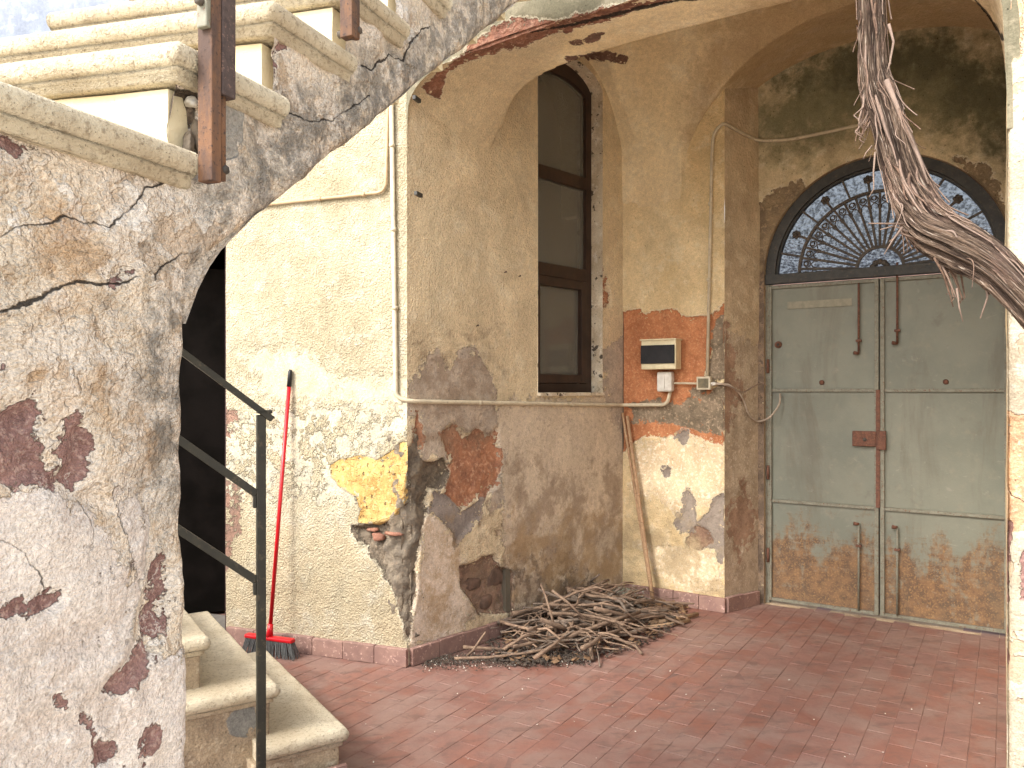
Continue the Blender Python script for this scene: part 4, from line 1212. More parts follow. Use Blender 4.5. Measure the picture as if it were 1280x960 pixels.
conduit([W3.hit(884, 474, q), W3.hit(890, 190, q), W3.hit(892, 166, q), tip, W4.hit(925, 165, q), c4, WB.hit(985, 175, q), WB.hit(1030, 166, q), WB.hit(1075, 156, q), WB.hit(1110, 154, q)], .0115, M_PVC,
        'cream conduit rising from the junction box and crossing above the gate', [(W3.hit(886, 350, q), (0, 0, 1)), (W3.hit(888, 255, q), (0, 0, 1))], .07)
conduit([W3.hit(842, 479, .02), W3.hit(876, 479.5, .02)], .0075, M_PVC, 'short cream conduit between meter box and junction box')

# meter box
sx, sz_ = W3.sz(830, 444)
mb = tag(empty('meter_box', W3.p(sx, sz_, 0)), 'cream electric meter box with dark front hanging on the orange patch', 'meter box')
DW3, NW3 = W3.D(), W3.N()
M_CREAM = simple('cream_plastic', lin(224, 208, 164), lin(206, 190, 146), 14, .5, (60, .0004))
M_SMOKE = simple('smoked_cover', lin(44, 42, 44), lin(34, 34, 36), 10, .6, (60, .0002), .2)
MB().box(W3.p(sx, sz_, .055), DW3 * .132, NW3 * .055, UZ * .105).build('case', M_CREAM, mb, bevel=.006)
MB().box(W3.p(sx - .004, sz_ + .002, .116), DW3 * .127, NW3 * .006, UZ * .066).build('cover', M_SMOKE, mb, bevel=.003)
MB().box(W3.p(sx, sz_ + .1075, .06), DW3 * .138, NW3 * .064, UZ * .005).build('lid', M_CREAM, mb, bevel=.002)
s2, z2 = W3.sz(834, 477)
tb_ = tag(empty('terminal_cover', W3.p(s2, z2, 0)), 'small grey white terminal cover just under the meter box', 'terminal box')
MB().box(W3.p(s2, z2 - .002, .032), DW3 * .058, NW3 * .032, UZ * .072).build('cover', M_WHITE, tb_, bevel=.014)
MB().box(W3.p(s2, z2 - .005, .066), DW3 * .006, NW3 * .004, UZ * .05).build('rib', M_WHITE, tb_, bevel=.002)
s3, z3 = W3.sz(882, 479)
jx = tag(empty('junction_box', W3.p(s3, z3, 0)), 'square cream junction box with dark lid beside the gate recess', 'junction box')
MB().box(W3.p(s3, z3, .025), DW3 * .050, NW3 * .025, UZ * .046).build('case', M_PVC, jx, bevel=.004)
MB().box(W3.p(s3, z3, .052), DW3 * .036, NW3 * .003, UZ * .033).build('lid', simple('olive_lid', lin(120, 106, 74), lin(96, 86, 62), 30, .6), jx)
MB().tube([W3.p(s3 + .050, z3 - .006, .028), W3.p(s3 + .085, z3 - .006, .03)], [.014, .011], 10).build('gland', M_WHITE, jx, True)
cab = arc_pts([W3.p(s3 + .085, z3 - .006, .03), W4.hit(912, 480, .02), W4.hit(928, 495, .02), W4.hit(936, 520, .02), WB.hit(948, 528, .02), WB.hit(963, 522, .03), WB.hit(975, 505, -.02), WB.hit(975, 492, -.045)], .06, 6)
tag(MB().tube(cab, .0065, 8).build('cable', simple('grey_cable', lin(186, 164, 142), lin(160, 140, 120), 20, .6), None, True), 'drooping grey cable from the junction box to the gate hinge', 'cable')
cab2 = arc_pts([W3.p(s3 + .085, z3 + .004, .03), W4.hit(915, 484, .03), W4.hit(928, 492, .03), W4.hit(940, 484, .03), WB.hit(952, 478, .02), WB.hit(958, 482, .02)], .05, 6)
tag(MB().tube(cab2, .004, 6).build('cable', simple('brown_cable', lin(150, 124, 104), lin(130, 106, 90), 20, .6), None, True), 'thinner brown cable looping beside the drooping grey one', 'cable')

# nails and pegs in the window wall
M_NAIL = simple('rusty_nail', lin(84, 52, 38), lin(64, 42, 34), 60, .8)
for (u, v, lab) in ((648, 346, 'large rusty nail in the stucco left of the window'), (630, 341, 'small rusty nail in the stucco beside the large one'), (595, 408, 'lone rusty nail low on the window wall stucco')):
    a = W2.hit(u, v, -.01); b = W2.hit(u, v, .035) + Vector((.012, 0, .006))
    tag(MB().tube([a, b, b + (b - a).normalized() * .003], [.0035, .003, .006], 7).build('nail', M_NAIL, None, True), lab, 'nail', 'nails in the window wall')
for (u, v, lab) in ((521, 124, 'dark iron peg on the wall corner near the bricks'), (523, 243, 'short iron peg halfway down the wall corner')):
    a = W1.hit(u, v, -.02); b = W1.hit(u, v, .05)
    tag(MB().box((a + b) / 2, W1.N() * .035, W1.D() * .010, UZ * .011).build('iron_peg', M_IRON, None, bevel=.002), lab, 'peg', 'iron pegs on the corner')
# crumbled stones and brick pieces in the broken corner, parts of the walls they sit in
M_ROCK = simple('grey_rubble', lin(136, 120, 100), lin(104, 92, 78), 16, .95, (50, .008), c3=lin(132, 112, 90))
M_BRK = simple('broken_brick', lin(168, 108, 80), lin(140, 90, 70), 20, .9, (60, .004), c3=lin(186, 138, 108))
def rock(c, rx, ry, rz, mat, parent, name, seed, yaw):
    bm = bmesh.new(); bmesh.ops.create_icosphere(bm, subdivisions=3, radius=1.0)
    P = np.array([v.co[:] for v in bm.verts])
    k = 1 + .5 * fbm(P[:, 0] * 1.7 + seed, P[:, 1] * 1.7 + P[:, 2] * 1.3 + seed * 3, 4)
    rot = Matrix.Rotation(yaw, 3, 'Z')
    for v, kk in zip(bm.verts, k):
        w = Vector((np.sign(v.co.x) * abs(v.co.x) ** .7 * rx, np.sign(v.co.y) * abs(v.co.y) ** .7 * ry, np.sign(v.co.z) * abs(v.co.z) ** .7 * rz)) * float(kk)
        v.co = rot @ w + Vector(c)
    me = bpy.data.meshes.new(name); bm.to_mesh(me); bm.free(); me.materials.append(mat)
    me.polygons.foreach_set('use_smooth', [True] * len(me.polygons))
    o = bpy.data.objects.new(name, me); COL.objects.link(o); return adopt(o, parent)
yw1 = math.atan2(W1.d.y, W1.d.x)
for i, (u, v, a, b) in enumerate(((492, 660, .10, .022), (490, 702, .05, .022), (496, 728, .045, .03), (455, 668, .05, .028))):
    rock(W1.hit(u, v, -.07), a * 1.3, .024, b * 1.2, M_ROCK, w1, 'stone', i, yw1)
yw2 = math.atan2(W2.d.y, W2.d.x)
for i, (u, v, a, b) in enumerate(((590, 730, .06, .04), (618, 722, .07, .06), (630, 748, .06, .05), (606, 752, .05, .04))):
    rock(W2.hit(u, v, -.055), a, .024, b, simple('brown_rubble', lin(126, 94, 76), lin(98, 76, 62), 14, .95, (50, .008)) if i == 0 else bpy.data.materials['brown_rubble'], w2, 'stone', i + 40, yw2)
rock(W1.hit(492, 667, -.022), .055, .022, .010, M_BRK, w1, 'brick', 60, yw1)
rock(W1.hit(473, 671, -.034), .04, .02, .022, M_BRK, w1, 'brick', 61, yw1)
rock(W1.hit(466, 662, -.034), .035, .02, .012, M_BRK, w1, 'brick', 62, yw1)

# ---------------------------------------------------------------- lower railing
M_RAIL = simple('dark_olive_paint', lin(44, 42, 32), lin(34, 33, 27), 14, .5, (60, .0006), c3=lin(70, 60, 44))
PX, PY, PT = -.917, 2.835, 1.466
rail = tag(empty('stair_railing', (PX, PY, 0)), 'dark olive metal railing with three sloping bars beside the lower steps', 'railing')
CD = Vector((-.9, -.43, 0)).normalized(); CN = Vector((-CD.y, CD.x, 0))
MB().box((PX, PY, PT / 2 - .004), CD * .016, CN * .016, UZ * (PT / 2 - .004)).build('post', M_RAIL, rail, bevel=.002)
SL = Vector((CD.x, CD.y, .79)).normalized()
up_ = CN.cross(SL).normalized()
up_ = up_ if up_.z > 0 else -up_
tp = Vector((PX, PY, PT))
MB().box(tp + SL * .78 - SL * .03 + UZ * .006, SL * .80, CN * .021, up_ * .011).build('handrail', M_RAIL, rail, bevel=.002)
MB().box(tp + Vector((.0, 0, .003)) - CD * .012, CD * .026, CN * .021, UZ * .006).build('post_cap', M_RAIL, rail, bevel=.003)
for v in (617, 725):
    z = CAM_H + (V0 - v) / F_PX * PY
    st_ = Vector((PX, PY, z)) + CD * .016
    MB().box(st_ + SL * .80, SL * .80, CN * .008, up_ * .014).build('bar', M_RAIL, rail, bevel=.002)
    MB().box(Vector((PX, PY, z - .028)) + CD * .022, CD * .006, CN * .012, UZ * .022).build('bracket', M_RAIL, rail, bevel=.002)
far = Vector((-1.9, 2.35, 0))
MB().box(Vector((PX, PY, 0)) + CD * 1.45 + UZ * (1.2 + .72), CD * .016, CN * .016, UZ * .62).build('post', M_RAIL, rail, bevel=.002)

# ---------------------------------------------------------------- rusty baluster posts on the upper flight
rm_ = NT('orange_rust', .85, .3)
n1 = rm_.noise(22, 6, .68, rm_.scaled(rm_.pos, (1, 1, .3))); n2 = rm_.noise(120, 4, .6)
c = rm_.mix(rm_.rng(n1, .38, .62), lin(86, 66, 58), lin(124, 84, 56))
c = rm_.mix(rm_.rng(n2, .55, .68), c, lin(70, 54, 48))
rm_.bump(rm_.math('MULTIPLY', n2, .0016)); M_ORUST = rm_.done(c)
M_PRUST = simple('purple_brown_rust', lin(84, 68, 64), lin(68, 54, 52), 50, .8, (160, .0008), c3=lin(124, 94, 80))
TD, NS = WS.D(), WS.N()
def baluster(u, v_end, label, top=3.4, full=True):
    c = WS.hit(u, v_end, .045)
    o = tag(empty('railing_post', c), label, 'post', 'rusty posts on the upper flight')
    c0 = Vector((c.x, c.y, 0))
    MB().box(c0 + UZ * ((c.z + top) / 2), TD * .012, NS * .017, UZ * ((top - c.z) / 2)).build('bar', M_ORUST, o, bevel=.002)
    MB().box(c0 + TD * .030 + UZ * ((c.z + .165 + top) / 2), TD * .017, NS * .019, UZ * ((top - c.z - .165) / 2)).build('sleeve', M_PRUST, o, bevel=.002)
    MB().tube([c0 + TD * .026 + UZ * (c.z + .01), c0 + TD * .026 + UZ * (c.z + .17)], .011, 8).build('rod', M_ORUST, o, True)
    MB().tube([c0 + TD * .03 - NS * .05 + UZ * (c.z + .03), c0 + TD * .03 + NS * .012 + UZ * (c.z + .03)], .009, 6).build('bolt', M_IRON2, o, True)
    MB().box(c0 + UZ * (c.z + .31) - TD * .018 + NS * .004, TD * .006, NS * .012, UZ * .035).build('plate', M_GRAIL, o, bevel=.003)
    MB().tube([c0 + UZ * (c.z + .32) - TD * .022 + NS * .004, c0 + UZ * (c.z + .32) - TD * .034 + NS * .004], .008, 6).build('bolt', M_IRON2, o, True)
    return o
baluster(262, 228, 'rusty iron railing post bolted over a broken hole in the stair side')
baluster(436, 48, 'rusty iron railing post higher up the flight, only its foot showing')
# brick and stone bits inside the hole
for i, (u, v, a, b) in enumerate(((240, 128, .014, .010), (246, 170, .012, .035), (236, 185, .008, .03))):
    rock(WS.hit(u, v, -.02), a, .012, b, M_ROCK if i else M_WHITE, sw, 'stone', 80 + i, math.atan2(WS.d.y, WS.d.x))

# ---------------------------------------------------------------- broom
M_RED = simple('red_plastic', lin(196, 18, 30, 1), lin(180, 14, 26, 1), 8, .35, None, .5)
M_BLACK = simple('black_plastic', lin(32, 32, 34), lin(26, 26, 28), 8, .45, None)
M_BRIS = simple('grey_bristle', lin(104, 106, 104), lin(82, 84, 84), 90, .7, None)
foot = on_floor(346, 815); foot = W1.p((Vector((foot.x, foot.y)) - C0).dot(W1.d), 0, .125)
head = foot + UZ * .115
tipb = W1.hit(363, 462, .016)
bd = (tipb - head).normalized()
broom = tag(empty('broom', foot), 'red broom with grey bristles leaning on the stuccoed wall', 'broom')
MB().tube([head, tipb - bd * .10], .0115, 12).build('handle', M_RED, broom, True)
MB().tube([tipb - bd * .102, tipb - bd * .012, tipb], [.0135, .013, .007], 12).build('grip', M_BLACK, broom, True)
MB().tube([head - bd * .01, head + bd * .07], [.021, .015], 12).build('socket', M_RED, broom, True)
hd = W1.D()
MB().box(head - UZ * .012, hd * .165, W1.N() * .022, UZ * .012).build('head', M_RED, broom, bevel=.008)
br = MB()
for i in range(30):
    for j in range(4):
        x = -1 + 2 * i / 29; y = -1 + 2 * j / 3
        a = head - UZ * .022 + hd * (.155 * x) + W1.N() * (.015 * y)
        e = head - UZ * (head.z - .003) + hd * (.185 * x + random.gauss(0, .004)) + W1.N() * (.030 * y + random.gauss(0, .004))
        br.tube([a, (a + e) / 2 + Vector((random.gauss(0, .002), random.gauss(0, .002), 0)), e], [.0038, .0034, .0026], 5)
br.build('bristles', M_BRIS, broom)

# ---------------------------------------------------------------- old vine trunk
bk = NT('shaggy_bark', .95, .15)
cmb = bk.t.nodes.new('ShaderNodeCombineXYZ')
for i_, nm in enumerate(('fibre_x', 'fibre_y', 'fibre_l')): bk.put(cmb.inputs[i_], bk.attr(nm))
fib = cmb.outputs[0]
f1 = bk.noise(5, 4, .7, fib, .3); f2 = bk.noise(16, 3, .65, fib, .4); n1 = bk.noise(9, 4, .7)
ridge_h = bk.attr('grain')  # ridge height of the trunk surface, low in the furrows
k1 = bk.math('ADD', bk.math('MULTIPLY', f1, .6), bk.math('MULTIPLY', f2, .4))
c = bk.mix(bk.rng(k1, .40, .60), lin(50, 36, 29), lin(140, 114, 94))
c = bk.mix(bk.rng(ridge_h, .55, .15, 0, .6), c, lin(76, 58, 50))  # furrows painted darker, shade put into the bark colour
c = bk.mix(bk.rng(n1, .5, .7, 0, .55), c, lin(128, 98, 86))
c = bk.mix(bk.rng(f2, .58, .70, 0, .7), c, lin(206, 188, 170))
bk.bump(bk.math('ADD', bk.math('MULTIPLY', f1, .045), bk.math('MULTIPLY', f2, .02)))
M_BARK = bk.done(c)
st_m = NT('bark_strip', .9, .2)
c = st_m.mix(st_m.rng(st_m.noise(60, 5, .7), .35, .65), lin(120, 92, 74), lin(80, 58, 46))
c = st_m.mix(st_m.rng(st_m.rand(), .0, 1.0, 0, .6), c, lin(148, 126, 112))
M_STRIP = st_m.done(c)
VP = [(1083, -190, 40, 2.20), (1086, -90, 41, 2.22), (1089, 0, 42, 2.25), (1090, 50, 41, 2.26), (1091, 90, 42, 2.26), (1098, 120, 50, 2.25), (1112, 160, 58, 2.22), (1126, 205, 64, 2.2), (1143, 250, 76, 2.16), (1168, 290, 84, 2.1), (1203, 318, 82, 2.02), (1240, 348, 72, 1.95), (1275, 384, 62, 1.9), (1320, 440, 58, 1.85), (1372, 530, 58, 1.82), (1400, 680, 62, 1.8), (1412, 900, 70, 1.8), (1418, 1330, 92, 1.8)]
ctrl = [(at_depth(u, v - max(0, min(14, (u - 1140) * .14)), Y), w / F_PX * Y / 2 * (.84 if v < 150 else .70)) for (u, v, w, Y) in VP]
def cr(a, b, c_, d, t): return .5 * ((2 * b) + (c_ - a) * t + (2 * a - 5 * b + 4 * c_ - d) * t * t + (3 * b - a - 3 * c_ + d) * t ** 3)
path, rads = [], []
for i in range(len(ctrl) - 1):
    g = [ctrl[max(i - 1, 0)], ctrl[i], ctrl[i + 1], ctrl[min(i + 2, len(ctrl) - 1)]]
    for k in range(16):
        t = k / 16
        path.append(cr(*[x[0] for x in g], t)); rads.append(cr(*[x[1] for x in g], t))
NS_ = 150
vv, ff, ga, fx_, fy_, fl_ = [], [], [], [], [], []
prev = None; frames = []; L = 0
for i, p in enumerate(path):
    t = (path[min(i + 1, len(path) - 1)] - path[max(i - 1, 0)]).normalized()
    u = t.orthogonal().normalized() if prev is None else (prev - t * t.dot(prev)).normalized()
    prev = u; w = t.cross(u); frames.append((t, u, w))
    if i: L += (p - path[i - 1]).length
    an = np.linspace(0, 2 * np.pi, NS_, endpoint=False)
    tw = an + L * .9 + .35 * np.sin(L * 5 + an)
    x = (np.cos(tw) + 2) * 1.5; y = (np.sin(tw) + 2) * 1.5
    g1 = fbm(x * 1.3 + L * .5, y * 1.3 + L * .3, 3); g2 = fbm(x * .35 + L * 1.7, y * .35 + L, 2); g3 = fbm(x * 2.2 + L * 1.6 + 40, y * 2.2 - L * 1.1, 2)
    ridge = 1 - np.abs(g1) * 2.4
    r = rads[i] * (0.90 + .26 * g2 + .26 * (ridge - .4) + .16 * g3)
    fx_ += list(np.cos(tw)); fy_ += list(np.sin(tw)); fl_ += [L * .9] * NS_
    for a_, r_, rg_ in zip(an, r, ridge + .4 * g3):
        q_ = p + (u * math.cos(a_) + w * math.sin(a_)) * float(r_)
        vv.append(q_); ga.append(float(np.clip(rg_, 0, 1)))
for i in range(len(path) - 1):
    for k in range(NS_):
        k2 = (k + 1) % NS_
        ff.append((i * NS_ + k, i * NS_ + k2, (i + 1) * NS_ + k2, (i + 1) * NS_ + k))
ff.append(tuple(range(NS_))[::-1]); e_ = (len(path) - 1) * NS_; ff.append(tuple(e_ + k for k in range(NS_)))
vine = tag(empty('vine_trunk', (path[-1].x, path[-1].y, 0)), 'thick shaggy old vine trunk hanging in front of the gate', 'vine')
tr = make('trunk', vv, ff, M_BARK, vine, True, {'grain': ga, 'fibre_x': fx_, 'fibre_y': fy_, 'fibre_l': fl_})
rs = random.Random(5)
def strip(i0, n, a0, lift, w, mat, peel=0.0, fall=0.0, curl=0.0):
    """long bark fibre lying along the trunk; its end may peel away"""
    vs, fs = [], []
    for k in range(n):
        i = min(i0 + k, len(path) - 1)
        t, u, w_ = frames[i]
        f = k / (n - 1)
        a = a0 + .25 * f * curl
        o = u * math.cos(a) + w_ * math.sin(a)
        tang = -u * math.sin(a) + w_ * math.cos(a)
        pos = path[i] + o * (rads[i] * (1.0) + lift + peel * f ** 2.2) + Vector((0, 0, -fall * f ** 2.5)) + tang * curl * .01 * math.sin(f * 5)
        ww = w * (1 - .75 * f) * (0.4 + .6 * min(1, f * 5))
        vs += [pos - tang * ww, pos + o * .0016, pos + tang * ww, pos - o * .0022]
    for k in range(n - 1):
        b = 4 * k
        for j in range(4):
            j2 = (j + 1) % 4
            fs.append((b + j, b + j2, b + 4 + j2, b + 4 + j))
    fs.append((0, 1, 2, 3)); b = 4 * (n - 1); fs.append((b + 3, b + 2, b + 1, b))
    return make('bark_strip', vs, fs, mat, vine, True)
for k in range(120):
    i0 = rs.randint(16, 190)
    strip(i0, rs.randint(10, 34), rs.uniform(0, 6.28), rs.uniform(-.004, .002), rs.uniform(.0015, .007), M_STRIP, rs.choice((0, 0, .006, .012)), 0, rs.uniform(-1, 1))
for k in range(26):      # shreds peeling off
    i0 = rs.choice((rs.randint(70, 100), rs.randint(120, 175)))
    strip(i0, rs.randint(8, 16), rs.uniform(0, 6.28), 0, rs.uniform(.002, .0045), M_STRIP, rs.uniform(.02, .06), rs.uniform(0, .05), rs.uniform(-1, 1))
def shred(pts, w, wob=.004):
    pts = [Vector(p) for p in pts]
    o = MB().tube([p + Vector((rs.gauss(0, wob), rs.gauss(0, wob), rs.gauss(0, wob))) * (0 < i) for i, p in enumerate(pts)], [w * (1 - .6 * i / (len(pts) - 1)) for i in range(len(pts))], 5).build('bark_strip', M_STRIP, vine, True)
    return o
for dx in range(7):
    shred([at_depth(1168 + dx * 4, 322 + dx * 3, 2.05), at_depth(1180 + dx * 3, 345, 2.05), at_depth(1186 + dx * 3, 368 + dx, 2.05), at_depth(1190 + rs.uniform(-6, 16), 378 + rs.uniform(-10, 10), 2.05)], .0035)
shred([at_depth(1232, 350, 1.96), at_depth(1234, 372, 1.96), at_depth(1226, 398, 1.96)], .004, .001)
shred([at_depth(1196, 360, 2.04), at_depth(1200, 385, 2.04), at_depth(1203, 402, 2.04)], .003, .001)
for dx in range(8):
    shred([at_depth(1080 + dx * 1.5, 118 + dx * 4, 2.24), at_depth(1076 + dx, 134 + dx * 4, 2.23), at_depth(1074 + rs.uniform(-5, 4), 146 + dx * 4, 2.23), at_depth(1078 + rs.uniform(-4, 6), 158 + dx * 3, 2.22)], .0032)
shred([at_depth(1094, 190, 2.22), at_depth(1088, 215, 2.22), at_depth(1090, 235, 2.22), at_depth(1084, 246, 2.22)], .003)
shred([at_depth(1090, 182, 2.22), at_depth(1082, 192, 2.22), at_depth(1079, 202, 2.22)], .0022)
for (pl) in ([(1130, 280), (1108, 279), (1084, 281)], [(1135, 290), (1118, 283), (1102, 287)], [(1128, 284), (1114, 300), (1108, 318)], [(1150, 300), (1125, 294), (1110, 302)]):
    shred([at_depth(u, v, 2.1) for (u, v) in pl], .0035, .003)
shred([at_depth(1111, 30, 2.22), at_depth(1117, 52, 2.22), at_depth(1112, 80, 2.22), at_depth(1108, 92, 2.22)], .0045, .0)
shred([at_depth(1108, 100, 2.2), at_depth(1128, 150, 2.18), at_depth(1150, 200, 2.15), at_depth(1160, 230, 2.12)], .008, .001)

# ---------------------------------------------------------------- heap of cut vine branches
M_STICK = simple('dry_branch', lin(140, 112, 88), lin(112, 86, 68), 30, .9, (90, .002), c3=lin(142, 116, 92), use_rand=.22)
M_STICK2 = simple('old_branch', lin(122, 104, 88), lin(98, 82, 70), 30, .9, (90, .002), use_rand=.2)
GRP = 'cut branches in the heap'
hc = Vector((.45, 5.05)); ha = Vector((.66, .75)).normalized(); hb = Vector((ha.y, -ha.x))
def clear(P, r):
    """keep a point on the court side of the two walls and above the floor"""
    x = Vector((P.x, P.y))
    d = (x - C0).dot(W2.n)
    if d < r + .045: x += W2.n * (r + .045 - d)
    d = (x - C1).dot(W3.n)
    if d < r + .045: x += W3.n * (r + .045 - d)
    return Vector((x.x, x.y, max(P.z, r + .003)))
def mound(x):
    d = x - hc; a = d.dot(ha) / .78; b = d.dot(hb) / .44
    return max(0.0, .235 * (1 - a * a - b * b))
rs = random.Random(11)
for k in range(165):
    while True:
        a, b = rs.uniform(-1, 1), rs.uniform(-1, 1)
        if a * a + b * b < 1: break
    c2 = hc + ha * (a * .64) + hb * (b * .37)
    yaw = rs.gauss(.15, .75) if rs.random() < .7 else rs.uniform(-1.57, 1.57)
    dr = Vector((math.cos(yaw), math.sin(yaw) , 0))
    n = 7; ln = rs.uniform(.26, .72); r1 = rs.choice((.003, .0045, .0065, .008, .011, .015))
    pitch = rs.gauss(0, .13)
    base = rs.random() ** .7
    pts = []
    kx, kz = rs.gauss(0, .09), rs.gauss(0, .07)
    lat = Vector((-dr.y, dr.x, 0))
    for i in range(n):
        t = (i / (n - 1) - .5)
        p = Vector((c2.x, c2.y, 0)) + dr * (t * ln) + lat * (kx * (t * t - .1) * ln * 3 + rs.gauss(0, .006))
        zz = mound(Vector((c2.x, c2.y))) * base * .95 + .012 + t * ln * pitch + kz * (t * t) * ln * 2 + rs.gauss(0, .004)
        zz = min(zz, mound(Vector((p.x, p.y))) + .06 + .05 * abs(t))
        pts.append(clear(Vector((p.x, p.y, zz)), r1))
    m = MB().tube(pts, [r1 * (1.05 - .45 * i / (n - 1)) for i in range(n)], 6)
    fork = rs.random() < .45
    if fork:     # a knuckle and side shoot
        j = rs.randint(2, 4)
        s_ = pts[j]; dd = (dr * rs.uniform(.4, 1) + lat * rs.choice((-1, 1)) * rs.uniform(.4, .9) + UZ * rs.uniform(-.1, .5)).normalized()
        q1 = clear(s_ + dd * .05, r1 * .7); q2 = clear(s_ + dd * rs.uniform(.09, .17) + Vector((rs.gauss(0, .01), rs.gauss(0, .01), 0)), r1 * .6)
        m.tube([s_, q1, q2], [r1 * .8, r1 * .7, r1 * .5], 5)
    o = m.build('branch', rs.choice((M_STICK, M_STICK, M_STICK2)), None, True)
    tag(o, '%s %s lying in the heap under the window' % ('forked' if fork else 'unforked', 'hair-thin brown twig' if r1 < .004 else 'thin brown twig' if r1 < .006 else 'pencil-thick brown branch' if r1 < .009 else 'finger-thick brown branch' if r1 < .013 else 'thumb-thick brown branch'), 'branch', GRP)
def stick(pts, r, label, name='branch', mat=None, cat='branch', grp=None):
    pts = [clear(Vector(p), r) for p in pts]
    o = MB().tube(pts, [r * (1 - .3 * i / (len(pts) - 1)) for i in range(len(pts))], 7).build(name, mat or M_STICK, None, True)
    return tag(o, label, cat, grp)
f = on_floor
stick([f(584, 822), f(592, 812, .05), f(600, 800, .10), f(607, 790, .15)], .008, 'pale stick leaning up against the skirting at the heap end')
stick([f(568, 826), f(610, 822, .02), f(660, 816, .03), f(700, 808, .05)], .010, 'long stick lying flat along the front edge of the heap')
stick([f(667, 826, .01), f(690, 808, .05), f(725, 790, .09), f(765, 776, .13), f(800, 765, .14)], .016, 'thickest bent branch slanting across the heap front')
stick([f(740, 828), f(738, 805, .05), f(742, 778, .11), f(748, 760, .14)], .012, 'forked branch standing out toward the floor')
stick([f(765, 795, .06), f(782, 803, .03), f(795, 808, .02), f(802, 820)], .011, 'crooked branch reaching out onto the tiles')
stick([f(695, 790, .10), f(688, 765, .22), f(682, 745, .30), f(676, 730, .35)], .008, 'thin branch sticking up from the heap top')
stick([f(690, 738, .32), f(712, 755, .25), f(732, 775, .16)], .009, 'arched branch over the heap top')
for k, (pl, r, lab) in enumerate((([(812, 780), (840, 775), (872, 768)], .020, 'split pale log end lying beside the heap'), ([(800, 786), (825, 783), (862, 776)], .016, 'flat peeled wood piece beneath the log end'), ([(805, 766), (830, 762), (860, 757)], .018, 'dark rotten branch by the cane feet'))):
    stick([f(u, v, r) for (u, v) in pl], r, lab, 'log', M_STICK if k == 2 else simple('pale_wood_%d' % k, lin(168, 134, 98), lin(140, 108, 80), 24, .85), 'log')
# dried leaves and soil under the heap
M_SOIL = simple('dark_litter', lin(76, 62, 50), lin(54, 46, 40), 40, .95, use_rand=.1)
M_LEAF = simple('brown_leaf', lin(132, 96, 62), lin(104, 76, 52), 40, .85)
M_CHIP = simple('plaster_crumbs', lin(214, 206, 190), lin(180, 170, 154), 60, .9)
rs = random.Random(21)
def chips(name, n, mat, region, size, flat, label, cat):
    m = MB(); cnt = 0
    while cnt < n:
        x = region()
        s = rs.uniform(*size)
        P = clear(Vector((x[0], x[1], x[2])), s)
        yaw = rs.uniform(0, 6.28)
        ax = Vector((math.cos(yaw), math.sin(yaw), rs.gauss(0, .3))) * s; ay = Vector((-math.sin(yaw), math.cos(yaw), rs.gauss(0, .3))) * s * rs.uniform(.4, 1)
        nz = ax.cross(ay).normalized() * s * flat
        m.add([P - ax, P - ay * .9, P + ax * .9, P + ay, P + nz], [(0, 1, 4), (1, 2, 4), (2, 3, 4), (3, 0, 4), (3, 2, 1, 0)])
        cnt += 1
    return tag(m.build(name, mat), label, cat, kind='stuff')
def reg_heap():
    while True:
        a, b = rs.uniform(-1, 1), rs.uniform(-1, 1)
        if a * a + b * b < 1: break
    c2 = hc + ha * (a * .85) + hb * (b * .46 + .05)
    return c2.x, c2.y, mound(c2) * rs.random() * .5
def reg_front():
    t = rs.random()
    p = on_floor(528 + 210 * t, 826 + rs.gauss(2, 5) - 6 * t)
    return p.x, p.y, .002
def reg_back():
    p = on_floor(800 + rs.uniform(-30, 60), 762 + rs.gauss(0, 9)); return p.x, p.y, rs.random() * .03
def reg_floor():
    p = on_floor(rs.uniform(430, 1230), 780 + rs.random() ** .6 * 190); return p.x, p.y, .0
chips('soil_litter', 2600, M_SOIL, reg_heap, (.006, .018), .5, 'dark soil and bark litter under the branch heap', 'litter')
chips('soil_litter', 2200, M_SOIL, reg_front, (.003, .010), .6, 'dark soil strip along the front of the skirting', 'litter')
chips('plaster_crumbs', 520, M_CHIP, reg_front, (.002, .006), .8, 'white plaster crumbs scattered along the skirting', 'crumbs')
chips('leaf_litter', 420, M_LEAF, reg_heap, (.012, .03), .12, 'dry brown leaves among the branches', 'leaves')
chips('leaf_litter', 260, M_LEAF, reg_back, (.012, .028), .15, 'dry leaves in the corner by the canes', 'leaves')
chips('plaster_crumbs', 70, M_CHIP, reg_floor, (.002, .006), .4, 'stray plaster crumbs on the tiles', 'crumbs')
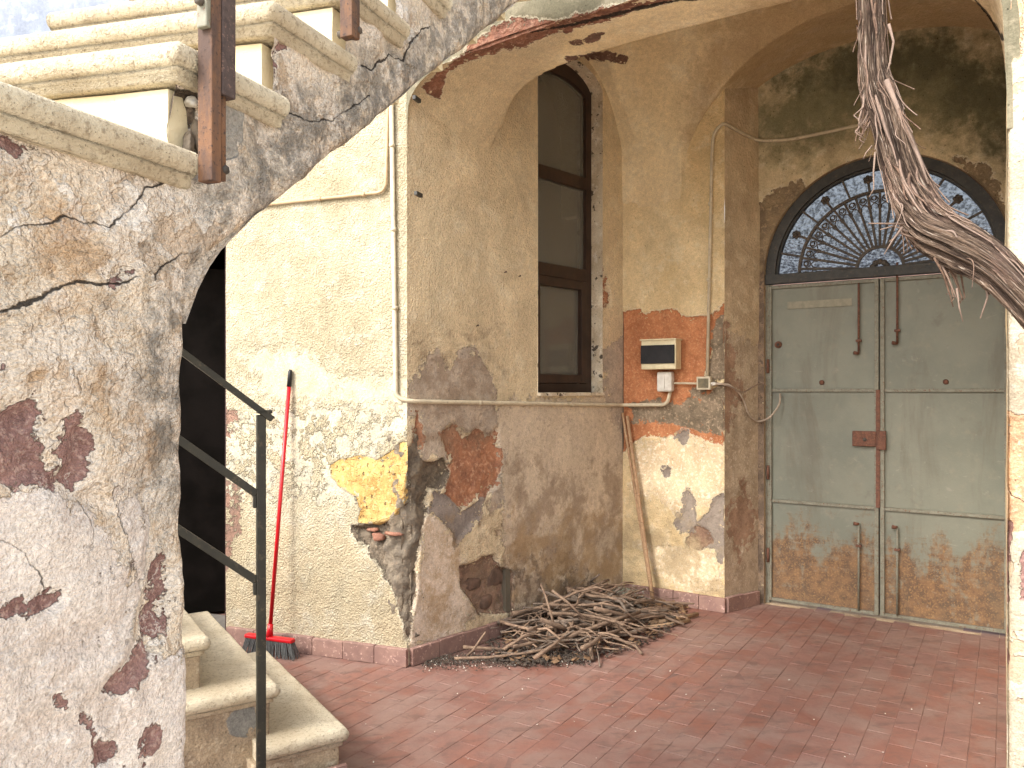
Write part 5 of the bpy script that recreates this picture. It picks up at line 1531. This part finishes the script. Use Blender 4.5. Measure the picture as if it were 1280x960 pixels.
# a dusty bundle of grey-green lichen and one orange leaf
chips('lichen_tuft', 300, simple('lichen', lin(150, 156, 138), lin(124, 130, 114), 40, .9), lambda: (lambda p: (p.x, p.y, rs.random() * .06 + .05))(on_floor(778 + rs.gauss(0, 9), 756 + rs.gauss(0, 3))), (.006, .016), .3, 'grey green lichen tuft on the heap in the corner', 'lichen')
lp = on_floor(720, 827)
lf_ = MB()
pts = [(0, 0), (.012, .010), (.026, .012), (.036, .004), (.03, -.010), (.014, -.012)]
vs = [lp + Vector((x - .018, y, .006 + .010 * math.sin(i * 1.3) ** 2)) for i, (x, y) in enumerate(pts)]
lf_.add(vs + [v + Vector((0, 0, -.0015)) for v in vs], [(0, 1, 2, 3, 4, 5)] + [(11, 10, 9, 8, 7, 6)] + [(i, i + 6, (i + 1) % 6 + 6, (i + 1) % 6) for i in range(6)])
tag(lf_.build('leaf', simple('orange_leaf', lin(206, 120, 40), lin(186, 100, 34), 40, .7)), 'single bright orange leaf on the floor before the heap', 'leaf')

# canes leaning in the corner
M_CANE = simple('dry_cane', lin(186, 144, 102), lin(160, 120, 84), 30, .7, (60, .0008), c3=lin(142, 104, 74))
for (pt, pb, r, lab) in (((784, 520), (832, 748), .014, 'pale dry cane leaning in the corner, outermost of the pair'), ((778, 516), (826, 750), .011, 'thin dry cane leaning in the corner behind the pale one')):
    b_ = on_floor(pb[0], pb[1]); b_ = W3.p((Vector((b_.x, b_.y)) - C1).dot(W3.d), .01, .12 if r > .012 else .10)
    t_ = W3.hit(pt[0], pt[1], .022)
    n = 7
    cane = MB().tube([b_ + (t_ - b_) * (i / n) + Vector((0, 0, 0)) for i in range(n + 1)], [r * (1 - .12 * i / n) for i in range(n + 1)], 10).build('cane', M_CANE, None, True)
    tag(cane, lab, 'cane', 'canes in the corner')
    for i in range(1, n):
        p = b_ + (t_ - b_) * (i / n); d = (t_ - b_).normalized()
        MB().tube([p - d * .006, p, p + d * .006], [r * .98, r * 1.12, r * .98], 10).build('node', M_CANE, cane, True)
